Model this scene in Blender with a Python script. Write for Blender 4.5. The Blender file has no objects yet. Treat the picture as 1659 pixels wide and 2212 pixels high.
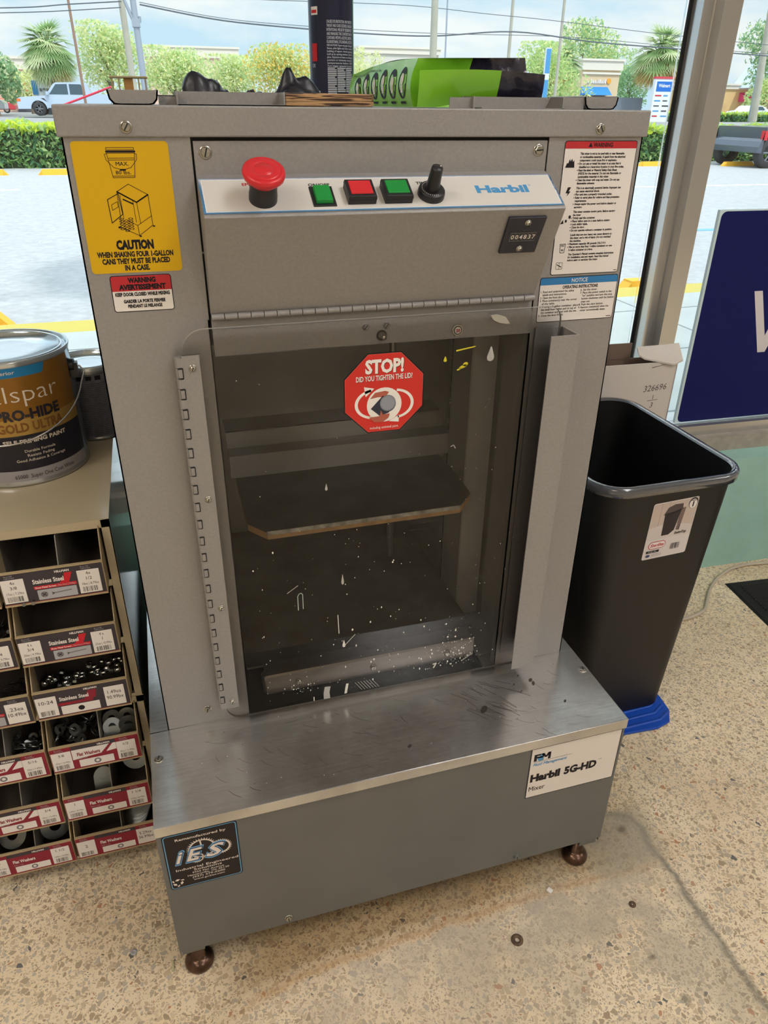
import bpy, bmesh, math, random
from mathutils import Vector, Matrix
random.seed(7)
S = bpy.context.scene
COL = S.collection
PI = math.pi
sin, cos = math.sin, math.cos

# ------------------------------------------------------------------ camera
def look_axes(yaw, pitch, roll):
    f = Vector((sin(yaw)*cos(pitch), cos(yaw)*cos(pitch), -sin(pitch)))
    r = Vector((cos(yaw), -sin(yaw), 0)); u = r.cross(f)
    return cos(roll)*r + sin(roll)*u, -sin(roll)*r + cos(roll)*u, f
cam_data = bpy.data.cameras.new('camera'); cam = bpy.data.objects.new('camera', cam_data); COL.objects.link(cam)
r_, u_, f_ = look_axes(.29713, .50556, .011396)
m = Matrix((r_, u_, -f_)).transposed().to_4x4(); m.translation = Vector((.0688, -.8423, 1.1417))
cam.matrix_world = m
cam_data.sensor_fit = 'HORIZONTAL'; cam_data.sensor_width = 36; cam_data.lens = 36*1587.71/1659
cam_data.clip_start = .02; cam_data.clip_end = 400
S.camera = cam
# ------------------------------------------------------------------ view, world, sun, room lights
S.view_settings.view_transform = 'Standard'; S.view_settings.look = 'None'
S.view_settings.gamma = 1; S.view_settings.use_curve_mapping = False
S.view_settings.exposure = 0.0
S.cycles.use_denoising = True
S.cycles.max_bounces = 10; S.cycles.transparent_max_bounces = 16
S.cycles.sample_clamp_indirect = 6
WORLD_STRENGTH = 1.15
SUN_STRENGTH = 2.4
CEIL_STRENGTH = 12.5

def nt_world():
    w = bpy.data.worlds.new('sky'); S.world = w; w.use_nodes = True
    n = w.node_tree.nodes; l = w.node_tree.links; n.clear()
    out = n.new('ShaderNodeOutputWorld'); bg = n.new('ShaderNodeBackground')
    tc = n.new('ShaderNodeTexCoord'); mp = n.new('ShaderNodeMapping'); mp.inputs['Scale'].default_value = (1.6, 1.6, 5.5)
    no = n.new('ShaderNodeTexNoise'); no.inputs['Scale'].default_value = 2.6; no.inputs['Detail'].default_value = 7; no.inputs['Roughness'].default_value = .55
    rp = n.new('ShaderNodeValToRGB'); e = rp.color_ramp.elements
    e[0].position = .40; e[0].color = (.56, .76, .90, 1); e[1].position = .60; e[1].color = (.88, .91, .92, 1)
    l.new(tc.outputs['Generated'], mp.inputs['Vector']); l.new(mp.outputs[0], no.inputs['Vector'])
    l.new(no.outputs[0], rp.inputs[0]); l.new(rp.outputs[0], bg.inputs['Color'])
    sx = n.new('ShaderNodeSeparateXYZ'); mr = n.new('ShaderNodeMapRange'); l.new(tc.outputs['Generated'], sx.inputs[0]); l.new(sx.outputs[2], mr.inputs[0])
    mr.inputs[1].default_value = .12; mr.inputs[2].default_value = .8; mr.inputs[3].default_value = WORLD_STRENGTH; mr.inputs[4].default_value = WORLD_STRENGTH*2.2
    l.new(mr.outputs[0], bg.inputs['Strength']); l.new(bg.outputs[0], out.inputs[0])
nt_world()
sd = bpy.data.lights.new('sun', 'SUN'); sd.energy = SUN_STRENGTH; sd.angle = math.radians(2); sd.color = (1, .96, .9)
sun = bpy.data.objects.new('sun', sd); COL.objects.link(sun)
sun.rotation_euler = Vector((-.25, .56, -.86)).to_track_quat('-Z', 'Y').to_euler()
sun.location = (0, 6, 12)

# ------------------------------------------------------------------ materials
def lin(c):
    return tuple(((x/255)/12.92 if x/255 <= .04045 else ((x/255+.055)/1.055)**2.4) for x in c)
MATS = {}
def mat(name, rgb=(128, 128, 128), rough=.5, metal=0., spec=.5, noise=None, bump=None, coat=0, alpha=None, sheen=0):
    """rgb in sRGB 0-255. noise=(scale, amount) colour variation, bump=(scale, strength)"""
    if name in MATS: return MATS[name]
    m = bpy.data.materials.new(name); m.use_nodes = True; MATS[name] = m
    n = m.node_tree.nodes; l = m.node_tree.links; b = n['Principled BSDF']
    c = lin(rgb); b.inputs['Base Color'].default_value = (*c, 1)
    b.inputs['Roughness'].default_value = rough; b.inputs['Metallic'].default_value = metal
    b.inputs['Specular IOR Level'].default_value = spec; b.inputs['Coat Weight'].default_value = coat
    if noise or bump: tc = n.new('ShaderNodeTexCoord')
    if noise:
        no = n.new('ShaderNodeTexNoise'); no.inputs['Scale'].default_value = noise[0]; no.inputs['Detail'].default_value = 6
        l.new(tc.outputs['Object'], no.inputs['Vector'])
        mx = n.new('ShaderNodeMix'); mx.data_type = 'RGBA'
        a = noise[1]
        mx.inputs[6].default_value = (*[x*(1-a) for x in c], 1); mx.inputs[7].default_value = (*[min(1, x*(1+a)) for x in c], 1)
        rr = n.new('ShaderNodeMapRange'); rr.inputs[1].default_value = .3; rr.inputs[2].default_value = .7
        l.new(no.outputs[0], rr.inputs[0]); l.new(rr.outputs[0], mx.inputs[0]); l.new(mx.outputs[2], b.inputs['Base Color'])
    if bump:
        nb = n.new('ShaderNodeTexNoise'); nb.inputs['Scale'].default_value = bump[0]; nb.inputs['Detail'].default_value = 4
        bp = n.new('ShaderNodeBump'); bp.inputs['Strength'].default_value = bump[1]; bp.inputs['Distance'].default_value = .002
        l.new(tc.outputs['Object'], nb.inputs['Vector']); l.new(nb.outputs[0], bp.inputs['Height']); l.new(bp.outputs[0], b.inputs['Normal'])
    return m
def flat(name, rgb, rough=.55): return mat(name, rgb, rough, spec=.3)

def glass_mat(name, tint, refl_scale=1.0, rough=0.0):
    m = bpy.data.materials.new(name); m.use_nodes = True; MATS[name] = m
    n = m.node_tree.nodes; l = m.node_tree.links; n.clear()
    out = n.new('ShaderNodeOutputMaterial'); mx = n.new('ShaderNodeMixShader')
    tr = n.new('ShaderNodeBsdfTransparent'); tr.inputs[0].default_value = (*tint, 1)
    gl = n.new('ShaderNodeBsdfGlossy'); gl.inputs['Roughness'].default_value = rough
    fr = n.new('ShaderNodeFresnel'); fr.inputs[0].default_value = 1.45
    mu = n.new('ShaderNodeMath'); mu.operation = 'MULTIPLY'; mu.inputs[1].default_value = refl_scale
    l.new(fr.outputs[0], mu.inputs[0]); l.new(mu.outputs[0], mx.inputs[0]); l.new(tr.outputs[0], mx.inputs[1]); l.new(gl.outputs[0], mx.inputs[2])
    l.new(mx.outputs[0], out.inputs[0]); return m
GLASS = glass_mat('window_glass', (.96, .985, .98), .8)
ACRYLIC = glass_mat('clear_acrylic', (.93, .925, .92), 1.0, .02)
ACREDGE = mat('acrylic_edge', (172, 168, 160), .25)

PAINT = mat('hammered_silver_paint', (150, 147, 146), .44, .25, bump=(900, .25), noise=(300, .06))
PAINT_D = mat('interior_grey_paint', (160, 157, 153), .5, .15, noise=(9, .12))
STEEL_F = mat('front_panel_steel', (108, 109, 108), .42, .35, noise=(14, .05))
CHROME = mat('chrome', (210, 210, 208), .18, 1.0)
ZINC = mat('zinc_screw', (178, 174, 164), .3, 1.0, noise=(400, .2))
DARKGAP = mat('dark_gap', (22, 21, 24), .7)
BLACK = mat('black_plastic', (26, 27, 32), .38)
BLACKM = mat('black_matte', (20, 20, 22), .8)
WHITE = flat('label_white', (228, 222, 218)); INK = flat('label_ink', (20, 18, 26)); 
BRONZE = mat('worn_bronze', (92, 70, 58), .28, .85, noise=(60, .45))
RUBBER = mat('black_rubber', (18, 18, 20), .75, bump=(300, .3))

def stainless():
    m = bpy.data.materials.new('brushed_stainless'); m.use_nodes = True; MATS['brushed_stainless'] = m
    n = m.node_tree.nodes; l = m.node_tree.links; b = n['Principled BSDF']
    b.inputs['Metallic'].default_value = .82
    tc = n.new('ShaderNodeTexCoord'); mp = n.new('ShaderNodeMapping'); mp.inputs['Scale'].default_value = (4, 160, 4); mp.inputs['Rotation'].default_value = (0, 0, .5)
    s = n.new('ShaderNodeTexNoise'); s.inputs['Scale'].default_value = 3; s.inputs['Detail'].default_value = 8
    l.new(tc.outputs['Object'], mp.inputs[0]); l.new(mp.outputs[0], s.inputs['Vector'])
    d = n.new('ShaderNodeTexNoise'); d.inputs['Scale'].default_value = 7; d.inputs['Detail'].default_value = 8; d.inputs['Roughness'].default_value = .65
    l.new(tc.outputs['Object'], d.inputs['Vector'])
    r = n.new('ShaderNodeValToRGB'); r.color_ramp.elements[0].position = .34; r.color_ramp.elements[0].color = (.56, .53, .51, 1)
    r.color_ramp.elements[1].position = .55; r.color_ramp.elements[1].color = (.76, .74, .72, 1); l.new(d.outputs[0], r.inputs[0])
    mx = n.new('ShaderNodeMix'); mx.data_type = 'RGBA'; mx.blend_type = 'MULTIPLY'; mx.inputs[0].default_value = .35
    l.new(r.outputs[0], mx.inputs[6]); l.new(s.outputs[0], mx.inputs[7]); l.new(mx.outputs[2], b.inputs['Base Color'])
    mr = n.new('ShaderNodeMapRange'); mr.inputs[3].default_value = .15; mr.inputs[4].default_value = .30; l.new(d.outputs[0], mr.inputs[0]); l.new(mr.outputs[0], b.inputs['Roughness'])
    bp = n.new('ShaderNodeBump'); bp.inputs['Strength'].default_value = .06; bp.inputs['Distance'].default_value = .001; l.new(s.outputs[0], bp.inputs['Height']); l.new(bp.outputs[0], b.inputs['Normal'])
    return m
STAINLESS = stainless()

# ------------------------------------------------------------------ object helpers
def tag(o, label=None, cat=None, group=None, kind=None):
    if label: o['label'] = label
    if cat: o['category'] = cat
    if group: o['group'] = group
    if kind: o['kind'] = kind
    return o
def thing(name, label, cat, loc=(0, 0, 0), rz=0, group=None, parent=None):
    o = bpy.data.objects.new(name, None); o.empty_display_size = .05; COL.objects.link(o)
    o.location = loc; o.rotation_euler = (0, 0, rz)
    return tag(o, label, cat, group)
class MB:
    def __init__(s): s.v = []; s.f = []; s.m = []; s.mats = []; s.sm = []
    def mi(s, m):
        if m not in s.mats: s.mats.append(m)
        return s.mats.index(m)
    def add(s, verts, faces, m, smooth=False):
        o = len(s.v); s.v += [tuple(v) for v in verts]; k = s.mi(m)
        for f in faces: s.f.append([o+i for i in f]); s.m.append(k); s.sm.append(smooth)
        return s
    def box(s, a, b, m, rot=None, piv=None):
        (x0, y0, z0), (x1, y1, z1) = a, b
        vs = [Vector(p) for p in [(x0, y0, z0), (x1, y0, z0), (x1, y1, z0), (x0, y1, z0), (x0, y0, z1), (x1, y0, z1), (x1, y1, z1), (x0, y1, z1)]]
        if rot is not None:
            c = Vector(piv) if piv else (Vector(a)+Vector(b))/2
            vs = [rot @ (v-c) + c for v in vs]
        return s.add(vs, [(0, 3, 2, 1), (4, 5, 6, 7), (0, 1, 5, 4), (1, 2, 6, 5), (2, 3, 7, 6), (3, 0, 4, 7)], m)
    def prism(s, poly, axis, a, b, m, smooth=False):
        """poly of 2D points, extruded along axis ('x','y','z') from a to b"""
        def P(p, t):
            return {'x': (t, p[0], p[1]), 'y': (p[0], t, p[1]), 'z': (p[0], p[1], t)}[axis]
        n = len(poly); vs = [P(p, a) for p in poly] + [P(p, b) for p in poly]
        s.add(vs, [tuple(range(n))[::-1], tuple(range(n, 2*n))], m)
        return s.add(vs, [(i, (i+1) % n, n+(i+1) % n, n+i) for i in range(n)], m, smooth)
    def tube(s, pts, r, m, n=10, caps=True, smooth=True):
        pts = [Vector(p) for p in pts]; rings = []; rr = r if isinstance(r, (list, tuple)) else [r]*len(pts)
        up = None
        for i, p in enumerate(pts):
            d = (pts[min(i+1, len(pts)-1)]-pts[max(i-1, 0)]).normalized()
            if up is None: up = d.orthogonal().normalized()
            up = (up - d*up.dot(d)).normalized(); w = d.cross(up)
            rings.append([p + (up*cos(2*PI*k/n)+w*sin(2*PI*k/n))*rr[i] for k in range(n)])
        vs = [q for ring in rings for q in ring]
        fs = [(i*n+k, i*n+(k+1) % n, (i+1)*n+(k+1) % n, (i+1)*n+k) for i in range(len(pts)-1) for k in range(n)]
        s.add(vs, fs, m, smooth)
        if caps: s.add(rings[0], [tuple(range(n))[::-1]], m); s.add(rings[-1], [tuple(range(n))], m)
        return s
    def lathe(s, prof, m, n=32, o=(0, 0, 0), axis=None, smooth=True, a0=0, a1=2*PI):
        """prof: (r,h) list; axis direction vector"""
        ax = Vector(axis).normalized() if axis is not None else Vector((0, 0, 1)); q = Vector((0, 0, 1)).rotation_difference(ax).to_matrix(); o = Vector(o)
        full = abs(a1-a0-2*PI) < 1e-6; nn = n if full else n+1
        vs = [q @ Vector((r*cos(a0+(a1-a0)*k/n), r*sin(a0+(a1-a0)*k/n), h)) + o for r, h in prof for k in range(nn)]
        fs = []
        for i in range(len(prof)-1):
            for k in range(n):
                a, b = k, (k+1) % nn if full else k+1
                fs.append((i*nn+a, i*nn+b, (i+1)*nn+b, (i+1)*nn+a))
        return s.add(vs, fs, m, smooth)
    def cyl(s, o, r, h, m, axis=None, n=24, r2=None):
        r2 = r if r2 is None else r2
        s.lathe([(r, 0), (r2, h)], m, n, o, axis); s.lathe([(0, 0), (r, 0)], m, n, o, axis, False); return s.lathe([(r2, h), (0, h)], m, n, o, axis, False)
    def loft(s, rings, m, smooth=True, cap0=False, cap1=False):
        n = len(rings[0]); vs = [p for r in rings for p in r]
        s.add(vs, [(i*n+k, i*n+(k+1) % n, (i+1)*n+(k+1) % n, (i+1)*n+k) for i in range(len(rings)-1) for k in range(n)], m, smooth)
        if cap0: s.add(rings[0], [tuple(range(n))[::-1]], m)
        if cap1: s.add(rings[-1], [tuple(range(n))], m)
        return s
    def blob(s, c, r, m, sub=2, jit=0.0):
        bm = bmesh.new(); bmesh.ops.create_icosphere(bm, subdivisions=sub, radius=1)
        vs = [Vector((v.co.x*r[0], v.co.y*r[1], v.co.z*r[2]))*(1+random.uniform(-jit, jit))+Vector(c) for v in bm.verts]
        bm.verts.index_update(); fs = [tuple(v.index for v in f.verts) for f in bm.faces]; bm.free()
        return s.add(vs, fs, m, True)
    def build(s, name, parent=None, bevel=0, seg=2, rot=None, loc=None, recalc=False):
        me = bpy.data.meshes.new(name); me.from_pydata(s.v, [], s.f)
        for m in s.mats: me.materials.append(m)
        me.polygons.foreach_set('material_index', s.m); me.polygons.foreach_set('use_smooth', s.sm)
        if bevel or recalc:
            bm = bmesh.new(); bm.from_mesh(me); bmesh.ops.remove_doubles(bm, verts=bm.verts, dist=1e-6); bmesh.ops.recalc_face_normals(bm, faces=bm.faces); bm.to_mesh(me); bm.free()
        me.update(); o = bpy.data.objects.new(name, me); COL.objects.link(o)
        if bevel:
            b = o.modifiers.new('bevel', 'BEVEL'); b.width = bevel; b.segments = seg; b.limit_method = 'ANGLE'; b.angle_limit = math.radians(40)
        if parent: o.parent = parent
        if loc: o.location = loc
        if rot: o.rotation_euler = rot
        return o
def rrect(x0, y0, x1, y1, r, n=5):
    if not isinstance(r, (list, tuple)): r = [r]*4
    pts = []
    for (cx, cy, a), rr in zip([(x1, y0, -90), (x1, y1, 0), (x0, y1, 90), (x0, y0, 180)], [r[1], r[2], r[3], r[0]]):
        sx = -1 if cx == x1 else 1; sy = -1 if cy == y1 else 1
        if rr <= 0: pts.append((cx, cy)); continue
        for k in range(n+1):
            t = math.radians(a+90*k/n); pts.append((cx+sx*rr+rr*cos(t), cy+sy*rr+rr*sin(t)))
    return pts

# ------------------------------------------------------------------ printed labels (flat or curved)
TXT = {}; GL = {}
def raw_glyph(body, off):
    c = bpy.data.curves.new('t', 'FONT'); c.body = body; c.size = 1; c.resolution_u = 2; c.offset = off
    o = bpy.data.objects.new('t', c); me = bpy.data.meshes.new_from_object(o)
    v = [(p.co.x, p.co.y) for p in me.vertices]; f = [tuple(p.vertices) for p in me.polygons]
    bpy.data.objects.remove(o); bpy.data.meshes.remove(me); bpy.data.curves.remove(c); return v, f
def one_glyph(ch, off):
    """outline, faces and advance width of a single character"""
    k = (ch, off)
    if k in GL: return GL[k]
    mx = lambda t: max(p[0] for p in raw_glyph(t, 0)[0])
    adv = mx(ch+'I')-mx('I')
    if ch == 'M':          # the font's M folds over itself when thickened: draw it from four strokes
        e = off; v = []; f = []
        for q in ([(.07-e, -e), (.17+e, -e), (.17+e, .68+e), (.07-e, .68+e)], [(.61-e, -e), (.71+e, -e), (.71+e, .68+e), (.61-e, .68+e)], [(.08-e, .68+e), (.19+e, .68+e), (.445+e*.6, .27-e), (.345-e*.6, .27-e)], [(.70+e, .68+e), (.59-e, .68+e), (.335-e*.6, .27-e), (.435+e*.6, .27-e)]):
            f.append(tuple(range(len(v), len(v)+4))); v += q
    else: v, f = raw_glyph(ch, off)
    GL[k] = (v, f, adv); return GL[k]
def glyphs(body, bold, italic):
    k = (body, bold, italic)
    if k in TXT: return TXT[k]
    v, f, x = [], [], 0
    for ch in body:
        if ch == ' ': x += .30; continue
        gv, gf, adv = one_glyph(ch, bold); o = len(v)
        v += [(px+x+italic*py, py) for px, py in gv]; f += [tuple(i+o for i in q) for q in gf]; x += adv
    x0 = min((p[0] for p in v), default=0); x1 = max((p[0] for p in v), default=1)
    TXT[k] = (v, f, x0, x1); return TXT[k]
class Decal:
    """draws in a local 2D frame (u right, v up, metres); f maps (u,v,layer)->point"""
    def __init__(s, f): s.mb = MB(); s.fn = f; s.L = 0
    def layer(s): s.L += 1; return s
    def poly(s, pts, m, L=None):
        L = s.L if L is None else L
        s.mb.add([s.fn(u, v, L) for u, v in pts], [tuple(range(len(pts)))], m); return s
    def rect(s, x0, y0, x1, y1, m, nx=1):
        vs = []
        for i in range(nx+1):
            x = x0+(x1-x0)*i/nx; vs += [s.fn(x, y0, s.L), s.fn(x, y1, s.L)]
        s.mb.add(vs, [(2*i, 2*i+2, 2*i+3, 2*i+1) for i in range(nx)], m); return s
    def rr(s, x0, y0, x1, y1, r, m): return s.poly(rrect(x0, y0, x1, y1, r), m)
    def frame(s, x0, y0, x1, y1, r, w, m):
        a = rrect(x0, y0, x1, y1, r); b = rrect(x0+w, y0+w, x1-w, y1-w, max(r-w, 1e-5)) if r > 0 else rrect(x0+w, y0+w, x1-w, y1-w, 0)
        n = len(a); s.mb.add([s.fn(*p, s.L) for p in a+b], [(i, (i+1) % n, n+(i+1) % n, n+i) for i in range(n)], m); return s
    def ell(s, cx, cy, rx, ry, m, n=28, rin=None, a0=0, a1=360, rot=0):
        a = [math.radians(a0+(a1-a0)*k/n) for k in range(n+1)]; R = math.radians(rot)
        P = lambda t, k: (cx+cos(R)*rx*k*cos(t)-sin(R)*ry*k*sin(t), cy+sin(R)*rx*k*cos(t)+cos(R)*ry*k*sin(t))
        if rin is None: return s.poly([P(t, 1) for t in a[:-1]] if a1-a0 >= 360 else [P(t, 1) for t in a], m)
        pts = [P(t, 1) for t in a] + [P(t, rin) for t in a]; k = n+1
        s.mb.add([s.fn(*p, s.L) for p in pts], [(i, i+1, k+i+1, k+i) for i in range(n)], m); return s
    def line(s, pts, w, m):
        for (x0, y0), (x1, y1) in zip(pts, pts[1:]):
            d = math.hypot(x1-x0, y1-y0) or 1; nx, ny = -(y1-y0)/d*w/2, (x1-x0)/d*w/2; ex, ey = (x1-x0)/d*w*.3, (y1-y0)/d*w*.3
            s.poly([(x0+nx-ex, y0+ny-ey), (x0-nx-ex, y0-ny-ey), (x1-nx+ex, y1-ny+ey), (x1+nx+ex, y1+ny+ey)], m)
        return s
    def text(s, body, x, y, h, m, w=None, al='l', bold=0., it=0., rot=0, maxw=None):
        """h: cap height; (x,y) baseline anchor; w: exact width"""
        v, f, x0, x1 = glyphs(body, bold, it); k = h/.72; kx = k
        if w: kx = w/max(x1-x0, 1e-6)
        if maxw and (x1-x0)*kx > maxw: kx = maxw/(x1-x0)
        wd = (x1-x0)*kx; ox = x - (wd/2 if al == 'c' else wd if al == 'r' else 0)
        if rot: c, sn = cos(rot), sin(rot); pts = [(x+((px-x0)*kx+ox-x)*c-py*k*sn, y+((px-x0)*kx+ox-x)*sn+py*k*c) for px, py in v]
        else: pts = [(ox+(px-x0)*kx, y+py*k) for px, py in v]
        s.mb.add([s.fn(*p, s.L) for p in pts], f, m); return s
    def barcode(s, x0, y0, x1, y1, m, seed=1):
        rd = random.Random(seed); x = x0
        while x < x1:
            w = rd.choice([.25, .4, .7])*(x1-x0)/16; s.rect(x, y0, min(x+w, x1), y1, m); x += w+rd.choice([.3, .5, .8])*(x1-x0)/16
        return s
    def build(s, name, parent): return s.mb.build(name, parent)
def plane_fn(o, u, v, lift=.00012, base=.0003):
    o, u, v = Vector(o), Vector(u).normalized(), Vector(v).normalized(); n = u.cross(v)
    return lambda a, b, L: o+u*a+v*b+n*(base+L*lift)
def front_fn(y): return plane_fn((0, y, 0), (1, 0, 0), (0, 0, 1))
def cyl_fn(c, r, a0):
    """u runs round the cylinder from angle a0 (towards +x), v is height above c"""
    return lambda a, b, L: (c[0]+(r+.0003+L*.00015)*cos(a0+a/r), c[1]+(r+.0003+L*.00015)*sin(a0+a/r), c[2]+b)
def screw(parent, name, p, axis, r=.0052, slot=.6, m=None, hexa=True):
    mb = MB(); m = m or ZINC; ax = Vector(axis).normalized()
    mb.lathe([(r*1.25, 0), (r*1.25, .0008), (r*.98, .001)], m, 20, p, axis)
    if hexa: mb.lathe([(r*.98, .0008), (r*.98, .0028), (r*.86, .0033), (0, .0034)], m, 6, p, axis, False)
    else: mb.lathe([(r*.98, .0008), (r*.9, .0022), (r*.5, .0032), (0, .0036)], m, 18, p, axis)
    t = ax.orthogonal().normalized(); b = ax.cross(t); d = t*cos(slot)+b*sin(slot); e = ax.cross(d); c = Vector(p)+ax*.00365
    mb.add([c+d*r*.8+e*r*.13, c-d*r*.8+e*r*.13, c-d*r*.8-e*r*.13, c+d*r*.8-e*r*.13], [(0, 1, 2, 3)], DARKGAP)
    return mb.build(name, parent)

# ================================================================== THE ROOM
WROT = -math.atan2(.0488, .9988)
def wf(mb, name, **k):            # wall frame: x along the window wall, y outwards
    o = mb.build(name, recalc=True, **k); o.location = (0, .6437, 0); o.rotation_euler = (0, 0, WROT); return tag(o, kind='structure')

def floor_mat():
    m = bpy.data.materials.new('terrazzo'); m.use_nodes = True
    n = m.node_tree.nodes; l = m.node_tree.links; b = n['Principled BSDF']; b.inputs['Roughness'].default_value = .38
    tc = n.new('ShaderNodeTexCoord'); V = tc.outputs['Object']
    def N(t, **k):
        x = n.new(t)
        for a, c in k.items(): setattr(x, a, c)
        return x
    def noise(sc, det=4, rough=.5, vec=None):
        x = N('ShaderNodeTexNoise'); x.inputs['Scale'].default_value = sc; x.inputs['Detail'].default_value = det; x.inputs['Roughness'].default_value = rough
        l.new(vec or V, x.inputs['Vector']); return x
    def ramp(src, stops, interp='LINEAR'):
        x = N('ShaderNodeValToRGB'); x.color_ramp.interpolation = interp
        while len(x.color_ramp.elements) < len(stops): x.color_ramp.elements.new(.5)
        for e, (p, c) in zip(x.color_ramp.elements, stops): e.position = p; e.color = (*c, 1) if len(c) == 3 else c
        l.new(src, x.inputs[0]); return x.outputs[0]
    def mix(f, a, c, bt='MIX'):
        x = N('ShaderNodeMix', data_type='RGBA', blend_type=bt)
        for i, s in ((0, f), (6, a), (7, c)):
            if isinstance(s, (int, float)): x.inputs[i].default_value = s
            elif isinstance(s, tuple): x.inputs[i].default_value = (*s, 1)
            else: l.new(s, x.inputs[i])
        return x.outputs[2]
    def math_(op, a, c):
        x = N('ShaderNodeMath', operation=op)
        for i, s in enumerate((a, c)):
            if s is None: continue
            if isinstance(s, (int, float)): x.inputs[i].default_value = s
            else: l.new(s, x.inputs[i])
        return x.outputs[0]
    # warp the coordinates so the chips are ragged
    wn = noise(110, 3); wv = N('ShaderNodeVectorMath', operation='MULTIPLY_ADD'); l.new(wn.outputs['Color'], wv.inputs[0]); wv.inputs[1].default_value = (.010, .010, 0); l.new(V, wv.inputs[2])
    W = wv.outputs[0]
    def chips(scale, thr):
        vo = N('ShaderNodeTexVoronoi', feature='F1'); vo.inputs['Scale'].default_value = scale; l.new(W, vo.inputs['Vector'])
        ed = N('ShaderNodeTexVoronoi', feature='DISTANCE_TO_EDGE'); ed.inputs['Scale'].default_value = scale; l.new(W, ed.inputs['Vector'])
        sp = N('ShaderNodeSeparateColor'); l.new(vo.outputs['Color'], sp.inputs[0])
        th = math_('MULTIPLY', sp.outputs[1], thr)
        mask = math_('GREATER_THAN', ed.outputs['Distance'], math_('ADD', th, .035))
        return sp.outputs[0], mask
    r1, m1 = chips(125, .36); r2, m2 = chips(270, .36)
    stops = [(0, lin((178, 158, 132))), (.18, lin((200, 180, 150))), (.34, lin((186, 170, 148))), (.5, lin((204, 184, 154))), (.66, lin((192, 180, 164))), (.8, lin((170, 150, 124))), (.9, lin((214, 196, 166))), (.965, lin((112, 108, 104))), (.98, lin((190, 142, 108)))]
    matrix = mix(.5, lin((238, 220, 190)), ramp(noise(5, 5).outputs[0], [(.35, lin((224, 200, 164))), (.65, lin((246, 230, 202)))]))
    c = mix(m2, matrix, ramp(r2, stops, 'CONSTANT')); c = mix(m1, c, ramp(r1, stops, 'CONSTANT'))
    # worn blotches and a scuffed grey area with a rusty tide line in front of the machine
    blot = ramp(noise(3.2, 6, .6).outputs[0], [(.42, (1, 1, 1)), (.62, (.80, .78, .76))]); c = mix(.55, c, blot, 'MULTIPLY')
    sx = N('ShaderNodeSeparateXYZ'); wl = noise(14, 6, .6); wl2 = N('ShaderNodeVectorMath', operation='MULTIPLY_ADD'); l.new(wl.outputs['Color'], wl2.inputs[0]); wl2.inputs[1].default_value = (.03, .03, 0); l.new(V, wl2.inputs[2]); l.new(wl2.outputs[0], sx.inputs[0])
    X, Y = sx.outputs[0], sx.outputs[1]
    # tide line curve: y = -.185 - .04*exp(-(x-.05)/.12)
    ex = math_('EXPONENT', math_('MULTIPLY', math_('SUBTRACT', X, .03), -9.0), None)
    yl = math_('SUBTRACT', -.187, math_('MULTIPLY', ex, .052))
    d = math_('SUBTRACT', Y, yl)                       # >0 behind the line (towards machine)
    inx = math_('MULTIPLY', ramp(X, [(.0, (0, 0, 0)), (.12, (1, 1, 1))]), ramp(X, [(.70, (1, 1, 1)), (.86, (0, 0, 0))]))
    rust = math_('MULTIPLY', inx, ramp(math_('ABSOLUTE', math_('SUBTRACT', d, .006), None), [(0, (1, 1, 1)), (.012, (0, 0, 0))]))
    c = mix(math_('MULTIPLY', rust, .6), c, lin((176, 132, 84)))
    dirt = math_('MULTIPLY', inx, ramp(d, [(.004, (0, 0, 0)), (.03, (1, 1, 1))]))
    dirt = math_('MULTIPLY', dirt, math_('LESS_THAN', Y, .02))
    c = mix(math_('MULTIPLY', dirt, .8), c, mix(1, c, lin((178, 160, 130)), 'MULTIPLY'))
    gn = ramp(noise(7, 7, .7).outputs[0], [(.40, (0, 0, 0)), (.56, (1, 1, 1))])
    fr = math_('MULTIPLY', inx, ramp(math_('MULTIPLY', d, -1.0), [(.008, (1, 1, 1)), (.22, (0, 0, 0))]))
    fr = math_('MULTIPLY', fr, ramp(math_('MULTIPLY', d, -1.0), [(0, (0, 0, 0)), (.004, (1, 1, 1))]))
    c = mix(math_('MULTIPLY', math_('MULTIPLY', fr, gn), .75), c, lin((192, 178, 162)))
    # thin dark groove arc on the right: circle
    gx = math_('MAXIMUM', math_('SUBTRACT', math_('ABSOLUTE', math_('SUBTRACT', X, .40), None), .345), 0.0); gy = math_('MAXIMUM', math_('SUBTRACT', math_('ABSOLUTE', math_('SUBTRACT', Y, -.60), None), .48), 0.0)
    rad = math_('SQRT', math_('ADD', math_('MULTIPLY', gx, gx), math_('MULTIPLY', gy, gy)), None)
    gr = ramp(math_('ABSOLUTE', math_('SUBTRACT', rad, .05), None), [(.001, (1, 1, 1)), (.010, (0, 0, 0))])
    gr = math_('MULTIPLY', gr, math_('GREATER_THAN', X, .66))
    grime = math_('MULTIPLY', math_('LESS_THAN', rad, .05), ramp(X, [(.30, (0, 0, 0)), (.62, (1, 1, 1))]))
    c = mix(math_('MULTIPLY', math_('MULTIPLY', grime, gn), .45), c, lin((160, 150, 134)))
    c = mix(math_('MULTIPLY', gr, .75), c, lin((112, 108, 98)))
    # worn grey square by the right foot, a second groove and a few dark pits
    bx = math_('MULTIPLY', ramp(math_('ABSOLUTE', math_('SUBTRACT', X, .745), None), [(.055, (1, 1, 1)), (.085, (0, 0, 0))]), ramp(math_('ABSOLUTE', math_('SUBTRACT', Y, -.125), None), [(.045, (1, 1, 1)), (.07, (0, 0, 0))]))
    c = mix(math_('MULTIPLY', bx, .55), c, lin((150, 142, 128)))
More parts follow.
